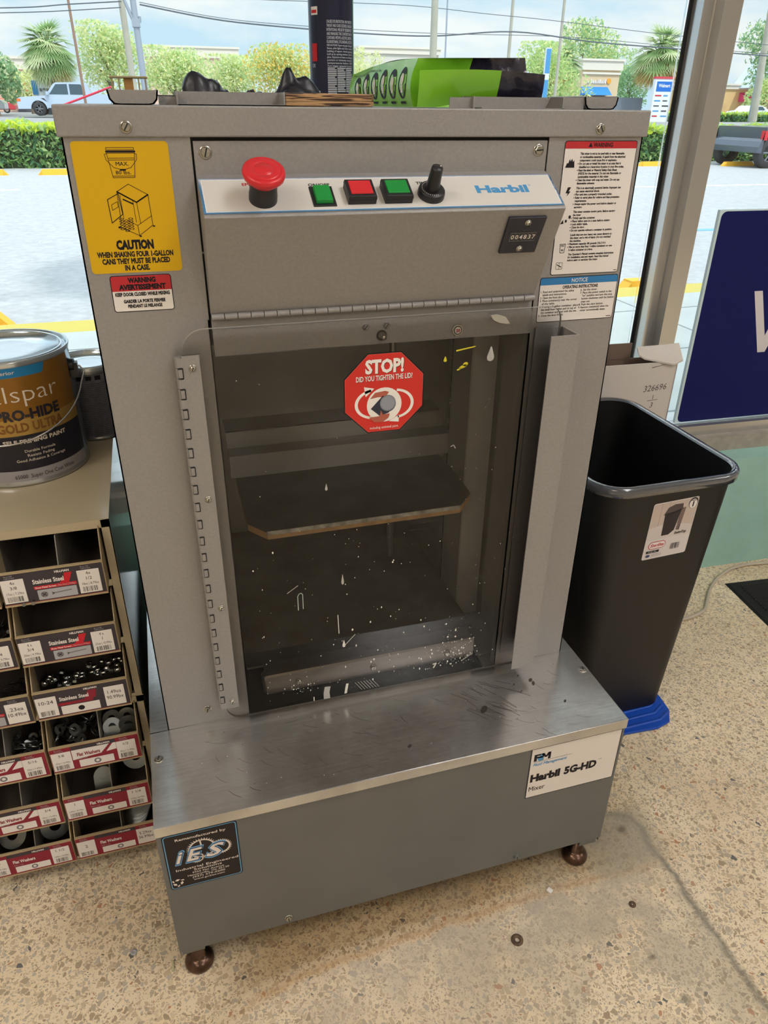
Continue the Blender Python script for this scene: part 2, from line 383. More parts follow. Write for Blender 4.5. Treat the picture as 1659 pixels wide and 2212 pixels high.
    for (px, py, pr) in ((.6855, -.3854, .012), (.6794, -.3227, .008), (.762, -.108, .012), (.30, -.36, .006), (-.03, -.30, .006), (.62, -.47, .005)):
        ax_ = math_('SUBTRACT', X, px); ay_ = math_('SUBTRACT', Y, py); dd = math_('SQRT', math_('ADD', math_('MULTIPLY', ax_, ax_), math_('MULTIPLY', ay_, ay_)), None)
        c = mix(ramp(math_('DIVIDE', dd, pr), [(.25, (.7, .7, .7)), (1, (0, 0, 0))]), c, lin((84, 76, 66)))
    l.new(c, b.inputs['Base Color'])
    nb = noise(60, 4); bp = N('ShaderNodeBump'); bp.inputs['Strength'].default_value = .12; bp.inputs['Distance'].default_value = .001
    l.new(nb.outputs[0], bp.inputs['Height']); l.new(bp.outputs[0], b.inputs['Normal'])
    return m
tag(MB().add([(-4, -6, 0), (6, -6, 0), (6, .75, 0), (-4, .95, 0)], [(0, 1, 2, 3)], floor_mat()).build('floor'), kind='structure')
WALLM = mat('cream_wall', (222, 214, 200), .8); CEILM = mat('ceiling_tile', (225, 222, 214), .9)
MINT = mat('mint_wall_paint', (158, 200, 190), .6, bump=(60, .5), noise=(14, .05)); CONC = mat('bare_concrete', (160, 152, 142), .85, noise=(40, .15), bump=(80, .5))
ALU = mat('aluminium_frame', (206, 205, 204), .20, .8, noise=(3, .03)); GASK = mat('gasket_black', (22, 26, 32), .5)
wf(MB().box((-4.2, 0, 0), (6.2, .2, .3365), MINT), 'wall_window')
wf(MB().box((-4.2, .058, .3365), (6.2, .2, .3759), CONC), 'trim_sill')
mb = MB(); mb.box((-4.2, .086, .3759), (6.2, .19, .4024), ALU)
for x0 in (-2.64, -.1+.0,): pass
def mullion(mb, x):
    mb.box((x+.0260, .06, .4024), (x+.0678, .131, 2.75), ALU)
    mb.prism([(x, .0913), (x+.0240, .0913), (x+.0262, .0890), (x+.0262, .131), (x, .131)], 'z', .4024, 2.75, ALU)
    mb.box((x-.0085, .1285, .4024), (x, .131, 2.75), GASK)
    mb.box((x+.0678, .1285, .4024), (x+.073, .131, 2.75), GASK); mb.box((x+.034, .137, .4024), (x+.062, .19, 2.75), ALU)
for x in (-3.9, -1.35, 1.1874, 3.7): mullion(mb, x)
mb.box((-4.2, .06, 2.75), (6.2, .19, 2.85), ALU)
wf(mb, 'trim_window_frame')
wf(MB().box((-4.2, 0, 2.85), (6.2, .2, 3.0), WALLM), 'wall_header')
for i, (a, b) in enumerate([(-3.83, -1.36), (-1.28, 1.176), (1.262, 3.69), (3.77, 6.2)]):
    wf(MB().box((a, .131, .4024), (b, .137, 2.75), GLASS), 'window_%d' % (i+1))
tag(MB().box((-4.1, -6, 0), (-4, .95, 3), WALLM).build('wall_left'), kind='structure')
tag(MB().box((6, -6, 0), (6.1, .75, 3), WALLM).build('wall_right'), kind='structure')
tag(MB().box((-4.1, -6.1, 0), (6.1, -6, 3), WALLM).build('wall_rear'), kind='structure')
tag(MB().box((-4.3, -6.1, 3), (6.4, 1.05, 3.08), CEILM).build('ceiling'), kind='structure')
def emis(name, rgb, st):
    m = bpy.data.materials.new(name); m.use_nodes = True; b = m.node_tree.nodes['Principled BSDF']
    b.inputs['Emission Color'].default_value = (*rgb, 1); b.inputs['Emission Strength'].default_value = st; return m
LAMP = emis('lamp_diffuser', (1, .985, .965), CEIL_STRENGTH); LAMPW = emis('lamp_diffuser_warm', (1, .915, .80), CEIL_STRENGTH); LHOUS = mat('lamp_housing', (235, 235, 232), .6)
for i, (x, y) in enumerate([(-1.6, -1.2), (1.5, -1.2), (-1.6, -3.6), (1.5, -3.6), (4.2, -1.8)]):
    t = thing('ceiling_light', 'long fluorescent ceiling light with white housing', 'ceiling light', (x, y, 3.0), 0, 'fluorescent ceiling lights above the shop floor')
    MB().box((-.32, -.62, -.06), (.32, .62, 0), LHOUS).build('housing', t)
    MB().box((-.3, -.6, -.075), (.3, .6, -.061), LAMPW if x < 0 else LAMP).build('diffuser', t)

# ================================================================== PAINT MIXER
W = .64; ZB = .338; ZL = 1.1119; ZT = 1.1395
MX = thing('paint_mixer', 'grey metal paint shaker with clear door standing on the terrazzo floor', 'paint mixer', (0, 0, 0))
mb = MB(); D = .5; XL = .1200; XR = .5184
mb.box((0, 0, ZB), (XL, .0016, ZL), PAINT); mb.box((XR, 0, ZB), (W, .0016, ZL), PAINT)
mb.box((XL-.0016, 0, ZB), (XL, .014, .93), PAINT); mb.box((XR, 0, ZB), (XR+.0016, .014, .93), PAINT)
mb.box((0, 0, ZB), (.0016, D, ZL), PAINT); mb.box((W-.0016, 0, ZB), (W, D, ZL), PAINT)
mb.box((0, D-.002, ZB), (W, D, ZL), PAINT)
mb.build('cabinet', MX)
mb = MB()
mb.box((.035, .47, ZB), (.61, .472, ZL), PAINT_D); mb.box((.08, .03, ZB), (.082, .47, ZL), PAINT_D); mb.box((.60, .03, ZB), (.602, .47, ZL), PAINT_D)
mb.box((.03, .004, 1.0), (.61, .47, 1.002), PAINT_D)
mb.box((.12, .0, ZB-.012), (.50, .47, ZB-.010), BLACKM); mb.box((.0805, .03, ZB+.0005), (.1195, .47, ZB+.0015), PAINT_D); mb.box((.5005, .03, ZB+.0005), (.6005, .47, ZB+.0015), PAINT_D); mb.box((.08, .4495, ZB-.012), (.60, .4705, ZB+.003), PAINT_D); mb.box((.12, .0, ZB-.012), (.122, .47, ZB), BLACKM); mb.box((.498, .0, ZB-.012), (.50, .47, ZB), BLACKM)
mb.build('inner_chamber', MX)
mb = MB(); mb.box((-.0035, -.003, ZL), (W+.0045, D+.003, ZT), PAINT)
mb.build('lid', MX, bevel=.0015)
screw(MX, 'lid_screw', (.0606, -.003, 1.1208), (0, -1, 0), .0046, .2); screw(MX, 'lid_screw', (.5803, -.003, 1.1205), (0, -1, 0), .0046, 1.3)
# control housing: upper plate, sloping console
mb = MB(); x0, x1 = .1222, .5172
mb.box((x0, .001, 1.0745), (x1, .004, 1.1085), PAINT)
mb.prism([(.004, 1.078), (-.009, 1.0745), (-.056, 1.045), (-.0575, 1.043), (-.056, 1.0405), (-.004, .9365), (.004, .9365)], 'x', x0, x1, PAINT)
mb.build('control_housing', MX, bevel=.0006)
MB().box((x0-.003, .0045, .90), (x1+.004, .006, 1.112), DARKGAP).build('housing_gap', MX)
screw(MX, 'housing_screw', (.1339, .001, 1.0982), (0, -1, 0), .0052, .5); screw(MX, 'housing_screw', (.5063, .001, 1.0987), (0, -1, 0), .0052, -.7)
V = Vector((0, -.047, -.0295)).normalized(); NC = Vector((1, 0, 0)).cross(-V); O = Vector((0, -.009, 1.0745))
cpt = lambda x, d, h=0: O+Vector((x, 0, 0))+V*d+NC*h
FR = flat('label_blue_edge', (86, 150, 200)); PLATE = mat('console_plate', (214, 210, 206), .4, noise=(30, .03)); BRAND = flat('brand_blue', (78, 148, 202)); REDI = flat('ink_red', (196, 36, 44)); INKG = flat('ink_green_black', (22, 40, 30))
dc = Decal(plane_fn(O, (1, 0, 0), -V))
dc.rect(.1226, -.0535, .5170, -.0006, FR); dc.layer(); dc.frame(.1226, -.0535, .5170, -.0006, 0, .0032, flat('edge_white', (236, 236, 240))); dc.frame(.1226, -.0535, .5170, -.0006, 0, .0024, FR); dc.layer().rect(.1258, -.0503, .5138, -.0038, PLATE)
dc.layer().text('EMERGENCY', .1655, -.0125, .0042, REDI, w=.0370, bold=.03); dc.text('ON/OFF', .2335, -.0150, .0042, INKG, w=.023, bold=.03); dc.text('STOP', .2775, -.0150, .0042, INKG, w=.016, bold=.03); dc.text('START', .316, -.0150, .0042, INKG, w=.018, bold=.03)
dc.text('TIMER', .352, -.0150, .0042, INKG, w=.019, bold=.03)
dc.text('Harbil', .4186, -.0305, .0118, BRAND, w=.063, bold=.045); dc.ell(.4850, -.0195, .0014, .0014, BRAND, rin=.7)
dc.build('control_label', MX)
RED = mat('red_plastic', (214, 40, 50), .3); GREEN = mat('green_plastic', (18, 146, 62), .3)
# emergency stop
b = MB(); b.lathe([(.0143, 0), (.0143, .008), (.0138, .009), (.0138, .0225)], BLACK, 32, cpt(.1835, .0335), NC); es = b.build('emergency_stop', MX)
b = MB(); b.lathe([(.0125, .018), (.0140, .021), (.0180, .0255), (.0205, .0275), (.0213, .0305), (.0205, .0335), (.017, .0352), (.0165, .0345), (.0160, .0352), (.0105, .0352), (.0100, .0345), (.0095, .0352), (0, .0354)], RED, 40, cpt(.1835, .0335), NC)
for k in range(3):
    for j in range(3):
        a = k*2*PI/3+.3+j*.12; b.lathe([(.0006, 0), (.0006, .004), (0, .004)], mat('dark_red', (150, 20, 32), .4), 6, cpt(.1835+.0196*cos(a), .0335+.0196*sin(a), .0262), NC)
b.build('mushroom_button', es)
def obox(mb, x0_, d0, x1_, d1, h0, h1, m, inset=0):
    vs = [cpt(x, d, h0) for x, d in ((x0_, d0), (x1_, d0), (x1_, d1), (x0_, d1))]+[cpt(x, d, h1) for x, d in ((x0_+inset, d0+inset), (x1_-inset, d0+inset), (x1_-inset, d1-inset), (x0_+inset, d1-inset))]
    return mb.add(vs, [(0, 1, 2, 3), (4, 7, 6, 5), (0, 4, 5, 1), (1, 5, 6, 2), (2, 6, 7, 3), (3, 7, 4, 0)], m)
rs = obox(MB(), .2332, .0165, .2577, .0470, 0, .0018, BLACK).build('rocker_switch', MX, bevel=.0006)
obox(MB(), .2366, .0195, .2543, .0435, .0016, .0060, GREEN, .0006).build('rocker', rs, bevel=.0005)
for nm, xa, m_ in (('stop_button', .2700, RED), ('start_button', .3098, GREEN)):
    p = obox(MB(), xa, .0175, xa+.0300, .0448, 0, .0058, BLACK).build(nm, MX, bevel=.0006)
    q = MB(); obox(q, xa-.0004, .0171, xa+.0304, .0452, .0060, .0102, BLACK, .0006)
    q.build('bezel', p, bevel=.0006)
    q = MB(); obox(q, xa+.0030, .0206, xa+.0270, .0408, .0098, .0112, m_, .0004); q.build('push_cap', p, bevel=.0004)
b = MB(); b.lathe([(.0148, 0), (.0148, .0040), (.0142, .0072), (.0135, .0080), (.0085, .0082), (0, .0082)], BLACK, 36, cpt(.3640, .0322), NC); kn = b.build('timer_dial', MX)
for k in range(22):
    a = -.6*PI+k*1.3*PI/21+PI; c_ = cpt(.3640+.0112*cos(a), .0322+.0112*sin(a), .0085)
    b = MB() if k == 0 else b; b.cyl(c_, .00045, .0002, WHITE, NC, 6)
b.build('dial_marks', kn)
b = MB(); b.lathe([(.0078, .008), (.0074, .012), (.0062, .032), (.0058, .0335), (0, .0337)], BLACK, 28, cpt(.3640, .0322), NC)
b.cyl(cpt(.3680, .0305, .0338), .0008, .0003, WHITE, NC, 10); b.build('timer_knob', kn)
# counter on the sloping front
P2 = Vector((0, -.056, 1.0405)); V2 = Vector((0, .052, -.104)).normalized(); N2 = Vector((1, 0, 0)).cross(-V2)
mb = MB(); c2 = lambda x, d, h=0: P2+Vector((x, 0, 0))+V2*d+N2*h
vs = [c2(x, d, h) for h in (0, .0035) for x, d in ((.4497, .005), (.4958, .005), (.4950, .0505), (.4497, .0505))]
mb.add(vs, [(0, 1, 2, 3), (4, 7, 6, 5), (0, 4, 5, 1), (1, 5, 6, 2), (2, 6, 7, 3), (3, 7, 4, 0)], mat('counter_plastic', (34, 34, 48), .45)); ct = mb.build('counter', MX, bevel=.0005)
dc = Decal(plane_fn(c2(0, 0, .0036), (1, 0, 0), -V2)); dc.rect(.4570, -.0345, .4888, -.0235, flat('count_window', (118, 116, 120)))
dc.layer()
for k, ch in enumerate('004837'): dc.rect(.4577+k*.0052, -.0338, .4624+k*.0052, -.0242, BLACK)
dc.layer()
for k, ch in enumerate('004837'): dc.text(ch, .46005+k*.0052, -.0315, .0055, WHITE, al='c', bold=.02)
dc.build('count_digits', ct)
screw(ct, 'counter_screw', c2(.4740, .0115, .0036), N2, .0030, .8, hexa=False); screw(ct, 'counter_screw', c2(.4733, .0445, .0036), N2, .0030, .2, hexa=False)
# piano hinge under the console and header plate
mb = MB(); n_ = 27; L_ = (x1-x0)/n_
for k in range(n_): mb.cyl((x0+k*L_+.0003, -.0060, .9340), .0036, L_-.0009, PAINT, (1, 0, 0), 12)
mb.cyl((x0, -.0050, .9340), .0030, x1-x0, DARKGAP, (1, 0, 0), 10); mb.build('piano_hinge', MX)
mb = MB(); mb.box((x0, .0, .9175), (x1+.001, .0025, .9325), PAINT); mb.box((x0, -.003, .8893), (x1+.001, .0015, .9190), PAINT); mb.box((x0, -.003, .8893), (x1+.001, .012, .8905), PAINT)
mb.build('header_plate', MX, bevel=.0005)
screw(MX, 'header_screw', (.3002, -.003, .9113), (0, -1, 0), .0036, .1, m=PAINT); screw(MX, 'header_screw', (.3260, -.003, .9113), (0, -1, 0), .0036, .1, m=PAINT)
b = MB(); b.cyl((.3203, -.002, .8994), .0066, .0012, DARKGAP, (0, -1, 0)); b.lathe([(.0048, 0), (.0048, .006), (.0036, .0065), (.0036, .0100), (.0022, .0118), (0, .012)], ZINC, 20, (.3203, -.003, .8994), (0, -1, 0)); b.build('catch_bolt', MX)
b = MB(); b.lathe([(.0078, 0), (.0078, .003), (.0066, .0038)], CHROME, 6, (.4169, -.003, .9001), (0, -1, 0), False); b.lathe([(.0066, .0038), (.0062, .0038)], CHROME, 24, (.4169, -.003, .9001), (0, -1, 0))
b.cyl((.4169, -.003, .9001), .0064, .0040, ZINC, (0, -1, 0)); b.cyl((.4169, -.0068, .9001), .0054, .0005, BLACK, (0, -1, 0)); b.cyl((.4169, -.0071, .9001), .0042, .0005, WHITE, (0, -1, 0)); hb = b.build('hex_plug', MX)
dc = Decal(front_fn(-.0080)); dc.text('20', .4169, .8981, .0040, REDI, al='c', bold=.03, rot=PI/2 if False else 0); dc.build('plug_number', hb)
# ---------------- mechanism behind the door
mb = MB(); pl = [(.1490, .218), (.1480, .072), (.1712, .040), (.4570, .040), (.4866, .0728), (.4899, .1405), (.4886, .218)]
mb.prism(pl, 'z', .6225, .6253, mat('worn_black_plate', (72, 70, 68), .45, .3, noise=(22, .3))); pt = mb.build('clamp_plate', MX)
mb = MB(); mb.prism([(.4570, .0392), (.1712, .0392), (.1700, .0400), (.1712, .044), (.457, .044)], 'z', .6188, .6250, mat('worn_alloy', (150, 148, 144), .35, .7, noise=(90, .4))); mb.build('alloy_edge', pt)
WOODE = mat('plywood_edge', (168, 132, 88), .7, noise=(60, .2)); MB().prism(pl, 'z', .6120, .6224, WOODE).build('plywood_pad', pt)
mb = MB(); mb.box((.142, .218, .6255), (.512, .224, .6600), PAINT_D); mb.box((.142, .218, .6600), (.512, .25, .6625), PAINT_D); mb.box((.142, .25, .6600), (.5005, .2525, .692), PAINT_D); mb.box((.142, .25, .690), (.5005, .30, .6925), PAINT_D); mb.build('cross_bar', MX)
mb = MB(); mb.box((.500, .13, .35), (.5405, .205, 1.0), PAINT_D); mb.box((.4985, .129, .35), (.5010, .1315, 1.0), mat('edge_steel', (150, 146, 140), .35, .6))
mb.box((.545, .045, .35), (.585, .12, 1.0), PAINT_D); mb.build('guide_column', MX)
mb = MB(); pts = []; 
for k in range(0, 1100): a = k*.9; pts.append((.5120+.0026*cos(a), .232+.0026*sin(a), .36+k*.00055))
mb.tube(pts, .0009, mat('screw_thread', (92, 86, 80), .35, .8), 5, False); mb.tube([(.512, .232, .36), (.512, .232, .97)], .0024, BLACKM, 8); mb.build('lead_screw', MX)
mb = MB(); mb.tube([(.4305, .30, .36), (.4305, .30, .98)], .006, mat('guide_rod', (128, 126, 124), .3, .7), 14); mb.build('guide_rod', MX)
mb = MB(); mb.box((.125, .05, .38), (.498, .465, .3835), mat('table_plate', (96, 92, 86), .4, .4, noise=(15, .3)))
mb.build('sliding_table', MX)
mb = MB(); prof = [(.052, .3855), (.034, .3868), (.026, .3875), (.0215, .3858), (.020, .382), (.020, .3500), (.0215, .3500), (.0215, .380), (.024, .3845), (.052, .3840)]
LIPM = mat('table_lip_steel', (128, 121, 114), .3, .8, noise=(12, .15)); mb.prism(prof, 'x', .1495, .4885, LIPM, False); mb.lathe([(.006, 0), (.0075, .035)], LIPM, 12, (.151, .028, .350)); tl = mb.build('table_lip', MX)
for x in (.1990, .3180, .4420): screw(tl, 'lip_bolt', (x, .0195, .3650), (0, -1, 0), .0042, .7)
# ---------------- clear door
mb = MB(); dp = rrect(.0860, .3480, .5540, .9238, [.024, .004, .018, .026], 8)
yF, yB = -.0150, -.0105
n_ = len(dp); mb.add([(x, yF, z) for x, z in dp], [tuple(range(n_))], ACRYLIC); mb.add([(x, yF, z) for x, z in dp]+[(x, yB, z) for x, z in dp], [(i, (i+1) % n_, n_+(i+1) % n_, n_+i) for i in range(n_)], ACREDGE)
DR = mb.build('door', MX)
mb = MB(); mb.box((.0815, -.0120, .3720), (.1045, -.0104, .8960), PAINT); z = .3720
mb.box((.0845, -.0168, .3720), (.1040, -.0152, .8960), PAINT)
hs = mb.build('door_hinge', DR)
mb = MB(); k = 0; z = .3722
while z < .893:
    mb.cyl((.0805, -.0128, z), .0037, .0116, PAINT, (0, 0, 1), 12)
    if k % 2 == 0: mb.box((.0790, -.0170, z+.0006), (.0850, -.0150, z+.0112), PAINT)
    z += .01215; k += 1
mb.build('hinge_knuckles', hs)
mb = MB(); z = .3722+.0003; k = 0
while z < .893:
    if k % 2: mb.box((.0792, -.0176, z), (.0850, -.0168, z+.0116), DARKGAP); mb.box((.0795, -.0182, z+.001), (.0838, -.0170, z+.0106), PAINT)
    z += .01215; k += 1
mb.build('knuckle_slots', hs)
for z in (.8817, .7153, .5509, .3843): screw(hs, 'hinge_screw', (.0955, -.0168, z), (0, -1, 0), .0034, .4, hexa=False)
mb = MB(); 
mb.box((.5252, -.0045, .3650), (.5640, -.0025, .8950), PAINT); mb.box((.5620, -.0450, .3650), (.5640, -.0025, .8950), PAINT); mb.box((.5252, -.0462, .3650), (.5640, -.0445, .8950), PAINT)
mb.build('door_handle', DR, bevel=.0004)
# stop sign sticker
RS = flat('sticker_red', (208, 52, 44)); cx, cz, R_ = .3206, .8310, .0512
oct_ = lambda r: [(cx+r/cos(PI/8)*cos(PI/8+k*PI/4), cz+r/cos(PI/8)*sin(PI/8+k*PI/4)) for k in range(8)]
dc = Decal(front_fn(-.0152)); dc.poly(oct_(R_), INK); dc.layer().poly(oct_(R_-.0012), flat('sticker_rim', (214, 120, 110))); dc.layer().poly(oct_(R_-.0015), RS)
dc.layer(); WS = flat('sticker_white', (236, 232, 228))
dc.text('STOP!', cx+.0006, cz+.0262, .0165, INK, w=.0490, al='c', bold=.045); dc.text('DID YOU TIGHTEN THE LID?', cx+.0004, cz+.0165, .0066, INK, w=.0720, al='c', bold=.02)
dc.layer(); dc.text('STOP!', cx, cz+.0267, .0165, WS, w=.0490, al='c', bold=.045); dc.text('DID YOU TIGHTEN THE LID?', cx, cz+.0169, .0066, WS, w=.0720, al='c', bold=.02)
dc.text('including untinted paint', cx, cz-.0462, .0035, WS, w=.037, al='c')
dc.ell(cx, cz-.0150, .0225, .0225, WS)
dc.ell(cx-.0130, cz-.0130, .0250, .0195, WS, rin=.84, a0=100, a1=262); dc.ell(cx+.0140, cz-.0150, .0245, .0195, WS, rin=.84, a0=-80, a1=85)
dc.poly([(cx-.0262, cz+.0100), (cx-.0130, cz+.0070), (cx-.0240, cz-.0030)], WS); dc.poly([(cx+.0195, cz-.0300), (cx+.0060, cz-.0375), (cx+.0192, cz-.0395)], WS)
dc.layer(); SKIN = flat('print_skin', (176, 96, 80)); GR = flat('print_grey', (128, 132, 142)); DG = flat('print_dark', (52, 56, 70))
dc.poly([(cx-.0185, cz-.0060), (cx-.0120, cz+.0015), (cx+.0010, cz+.0030), (cx+.0060, cz+.0012), (cx+.001, cz-.0050), (cx-.008, cz-.0045)], SKIN)
dc.poly([(cx-.0175, cz-.0190), (cx-.0020, cz-.0030), (cx+.0130, cz-.0120), (cx+.0060, cz-.0260), (cx-.0060, cz-.0290)], DG)
dc.layer().ell(cx+.0040, cz-.0140, .0110, .0110, DG); dc.layer().ell(cx+.0045, cz-.0130, .0102, .0105, GR); dc.layer().ell(cx+.0045, cz-.0130, .0088, .0090, flat('print_lid', (146, 150, 160)))
dc.poly([(cx-.0200, cz-.0300), (cx-.0060, cz-.0295), (cx-.0045, cz-.0215), (cx-.0020, cz-.0275), (cx+.0070, cz-.0270), (cx+.0065, cz-.0300), (cx+.0050, cz-.0330), (cx-.0020, cz-.0375), (cx-.0130, cz-.0370)], SKIN)
dc.build('stop_sticker', DR)
# dried paint on the door
dc = Decal(front_fn(-.0151)); PW = flat('dried_white_paint', (226, 224, 216)); rd = random.Random(3)
for k in range(300):
    t = rd.random(); x = .14+.38*rd.random(); z = .365+.26*rd.random()**1.7
    if t > .6: x = .44+rd.gauss(0, .018); z = .372+abs(rd.gauss(0, .035))
    elif t > .5: x = .20+rd.gauss(0, .02); z = .372+abs(rd.gauss(0, .014))
    r = rd.choice([.0004, .0005, .0006, .0007, .0010, .0014]); dc.ell(x, z, r*rd.uniform(.7, 1), r*rd.uniform(.9, 1.6), PW, 8)
for k in range(26): dc.ell(.14+.37*rd.random(), .62+.26*rd.random(), .0006, .0007, PW, 8)
def drop(x, z, w, h, m=PW):
    d2 = Decal(front_fn(-.0151)); d2.poly([(x-w*.15, z+h), (x+w*.15, z+h), (x+w, z+h*.3), (x+w*.8, z+h*.08), (x, z), (x-w*.8, z+h*.08), (x-w, z+h*.3)], m); d2.build('paint_drip', DR)
GRP = flat('thin_paint', (176, 174, 170))
drop(.2440, .7060, .0018, .0100, GRP); drop(.2630, .5560, .0019, .0170, GRP); drop(.4600, .8600, .0050, .0190, GRP); drop(.2630, .4450, .0024, .0130)
dc.line([(.1990, .5250), (.1990, .5480), (.2010, .5520), (.2040, .5530), (.2060, .5500), (.2060, .5260)], .0009, flat('pale_teal_paint', (190, 204, 198))); dc.line([(.2560, .4720), (.2550, .5050)], .0011, PW); dc.line([(.1850, .5560), (.2000, .5660)], .0010, GRP); dc.line([(.2640, .4480), (.2800, .4650)], .0007, PW)
dc.line([(.4130, .7480), (.4170, .7500), (.4200, .7450)], .0010, GRP)
YE = flat('yellow_paint', (206, 196, 52)); dc.poly([(.4130, .8760), (.4380, .8800), (.4390, .8815), (.4130, .8780)], YE); drop(.3990, .8640, .0022, .0070, YE)
for x, z, a, b_ in ((.4230, .8560, .0055, .0020), (.4265, .8590, .0035, .0026), (.4180, .8530, .0030, .0012)): dc.ell(x, z, a, b_, YE, 10, rot=20)
dc.line([(.4540, .3760), (.4700, .3860)], .0016, GRP); dc.line([(.4060, .3720), (.4100, .3800), (.4050, .3790)], .0022, PW)
for k in range(7): dc.line([(.290+k*.0045, .3560), (.279+k*.0045, .3730)], .0007, GRP)
dc.poly([(.2300, .3520), (.2400, .3520), (.2390, .3640), (.2410, .3750), (.2320, .3760), (.2300, .3640)], GRP); dc.poly([(.2620, .3550), (.2660, .3550), (.2690, .3740), (.2650, .3740)], PW); dc.line([(.2150, .3530), (.2150, .3600)], .0015, PW)
dc.poly([(.4560, .9180), (.4640, .9190), (.4760, .9150), (.4830, .9060), (.4790, .9060), (.4680, .9080), (.4600, .9120)], flat('putty', (168, 164, 152)))
tag(dc.build('dried_paint_spots', DR), kind='stuff')
# ---------------- stickers on the cabinet
def rounded_label(name, x0, z0, x1, z1, r, rim, base, y=-.0001):
    dc = Decal(front_fn(y)); dc.rr(x0, z0, x1, z1, r, rim); return dc
YL = flat('caution_yellow', (216, 172, 14)); dc = rounded_label('c', .0066, .9846, .0980, 1.1086, .004, YL, YL); dc.layer(); cx = .0523
dc.frame(.0066, .9846, .0980, 1.1086, .004, .0004, flat('caution_rim', (206, 172, 70)))
dc.text('CAUTION', cx+.0008, 1.0085, .0085, INK, w=.0372, al='c', bold=.065)
for t_, z_, w_ in (('WHEN SHAKING FOUR 1-GALLON', 1.0008, .0760), ('CANS THEY MUST BE PLACED', .9940, .0680), ('IN A CASE.', .9872, .0250)): dc.text(t_, cx, z_, .0052, INK, w=w_, al='c', bold=.05)
lw = .0005
dc.line([(.0388, 1.0980), (.0418, 1.0760), (.0625, 1.0760), (.0650, 1.0980), (.0388, 1.0980)], lw, INK); dc.rect(.0380, 1.0985, .0660, 1.1002, INK); dc.frame(.0385, 1.1005, .0650, 1.1030, .0005, lw, INK)
dc.line([(.0400, 1.0935), (.0640, 1.0935)], lw, INK); dc.line([(.0402, 1.0918), (.0638, 1.0918)], lw, INK); dc.line([(.0418, 1.0774), (.0625, 1.0774)], lw, INK)
dc.line([(.0390, 1.0975), (.0368, 1.0970), (.0375, 1.0920), (.0440, 1.0850), (.0520, 1.0830), (.0600, 1.0850), (.0662, 1.0920), (.0668, 1.0970), (.0650, 1.0975)], lw, INK); dc.rr(.0490, 1.0822, .0548, 1.0838, .0007, INK)
dc.text('MAX.', .0520, 1.0868, .0036, INK, w=.0120, al='c', bold=.01); dc.text('80 lbs.', .0520, 1.0790, .0034, INK, w=.0145, al='c', bold=.01)
A = {'a': (.0430, 1.0632), 'b': (.0550, 1.0700), 'c': (.0725, 1.0600), 'd': (.0605, 1.0530), 'e': (.0600, 1.0240), 'f': (.0735, 1.0310), 'g': (.0430, 1.0330)}
for k_ in ('abcda', 'cf', 'ag'): dc.line([A[i] for i in k_], .0006, INK)
dc.line([(.0430, 1.0632), (.0605, 1.0530), (.0725, 1.0600)], .0013, INK); dc.line([(.0605, 1.0530), (.0617, 1.0325)], lw, INK); dc.line([(.0570, 1.0550), (.0577, 1.0340)], lw, INK)
dc.line([(.0735, 1.0400), (.0585, 1.0310), (.0480, 1.0370)], lw, INK); dc.line([(.0735, 1.0310), (.0590, 1.0212), (.0400, 1.0305)], .0006, INK); dc.line([(.0585, 1.0310), (.0590, 1.0212)], .0006, INK)
dc.line([(.0480, 1.0560), (.0570, 1.0515)], .0014, INK); dc.line([(.0455, 1.0600), (.0460, 1.0380)], lw, INK)
dc.line([(.0330, 1.0560), (.0440, 1.0615), (.0455, 1.0420), (.0340, 1.0340), (.0330, 1.0560)], .0008, INK); dc.line([(.0360, 1.0510), (.0420, 1.0540), (.0422, 1.0490), (.0364, 1.0460), (.0360, 1.0510)], lw, INK)
for i in range(3):
    for j in range(5): dc.ell(.0435+i*.0045, 1.0280+j*.0024+(i == 1)*-.0018, .0024, .0011, INK, 14, rin=.6)
for x, z in ((.0600, 1.0205), (.0745, 1.0300), (.0405, 1.0295)): dc.ell(x, z, .0013, .0008, INK, 10)
dc.build('caution_label', MX)
LR = flat('label_red', (186, 46, 52))
def std_label(x0, z0, x1, z1, head, hm):
    dc = Decal(front_fn(-.0001)); dc.rr(x0, z0, x1, z1, .0030, INK); dc.layer().rr(x0+.0008, z0+.0008, x1-.0008, z1-.0008, .0023, WHITE); dc.layer().rr(x0+.0008, z1-head, x1-.0008, z1-.0008, [0, 0, .0022, .0022], hm); dc.layer(); return dc
dc = std_label(.0224, .9440, .0848, .9820, .0162, LR); cx = .0536
dc.text('WARNING', cx+.0008, .9745, .0050, INK, w=.0285, al='c', bold=.06); dc.text('AVERTISSEMENT', cx+.0008, .9675, .0050, INK, w=.0480, al='c', bold=.06)
dc.text('KEEP DOOR CLOSED WHILE MIXING', cx, .9608, .0036, INK, w=.0560, al='c', bold=.05); dc.text('GARDER LA PORTE FERMEE', cx+.001, .9535, .0034, INK, w=.0430, al='c', bold=.05); dc.text('PENDANT LE MELANGE', cx+.001, .9484, .0034, INK, w=.0355, al='c', bold=.05)
dc.build('door_warning_label', MX)
dc = std_label(.5388, .9585, .6342, 1.1082, .0082, LR); dc.text('WARNING', .5885, 1.1017, .0045, INK, w=.0255, al='c', bold=.035); dc.poly([(.5692, 1.1016), (.5745, 1.1016), (.5718, 1.1064)], INK)
z = 1.0962
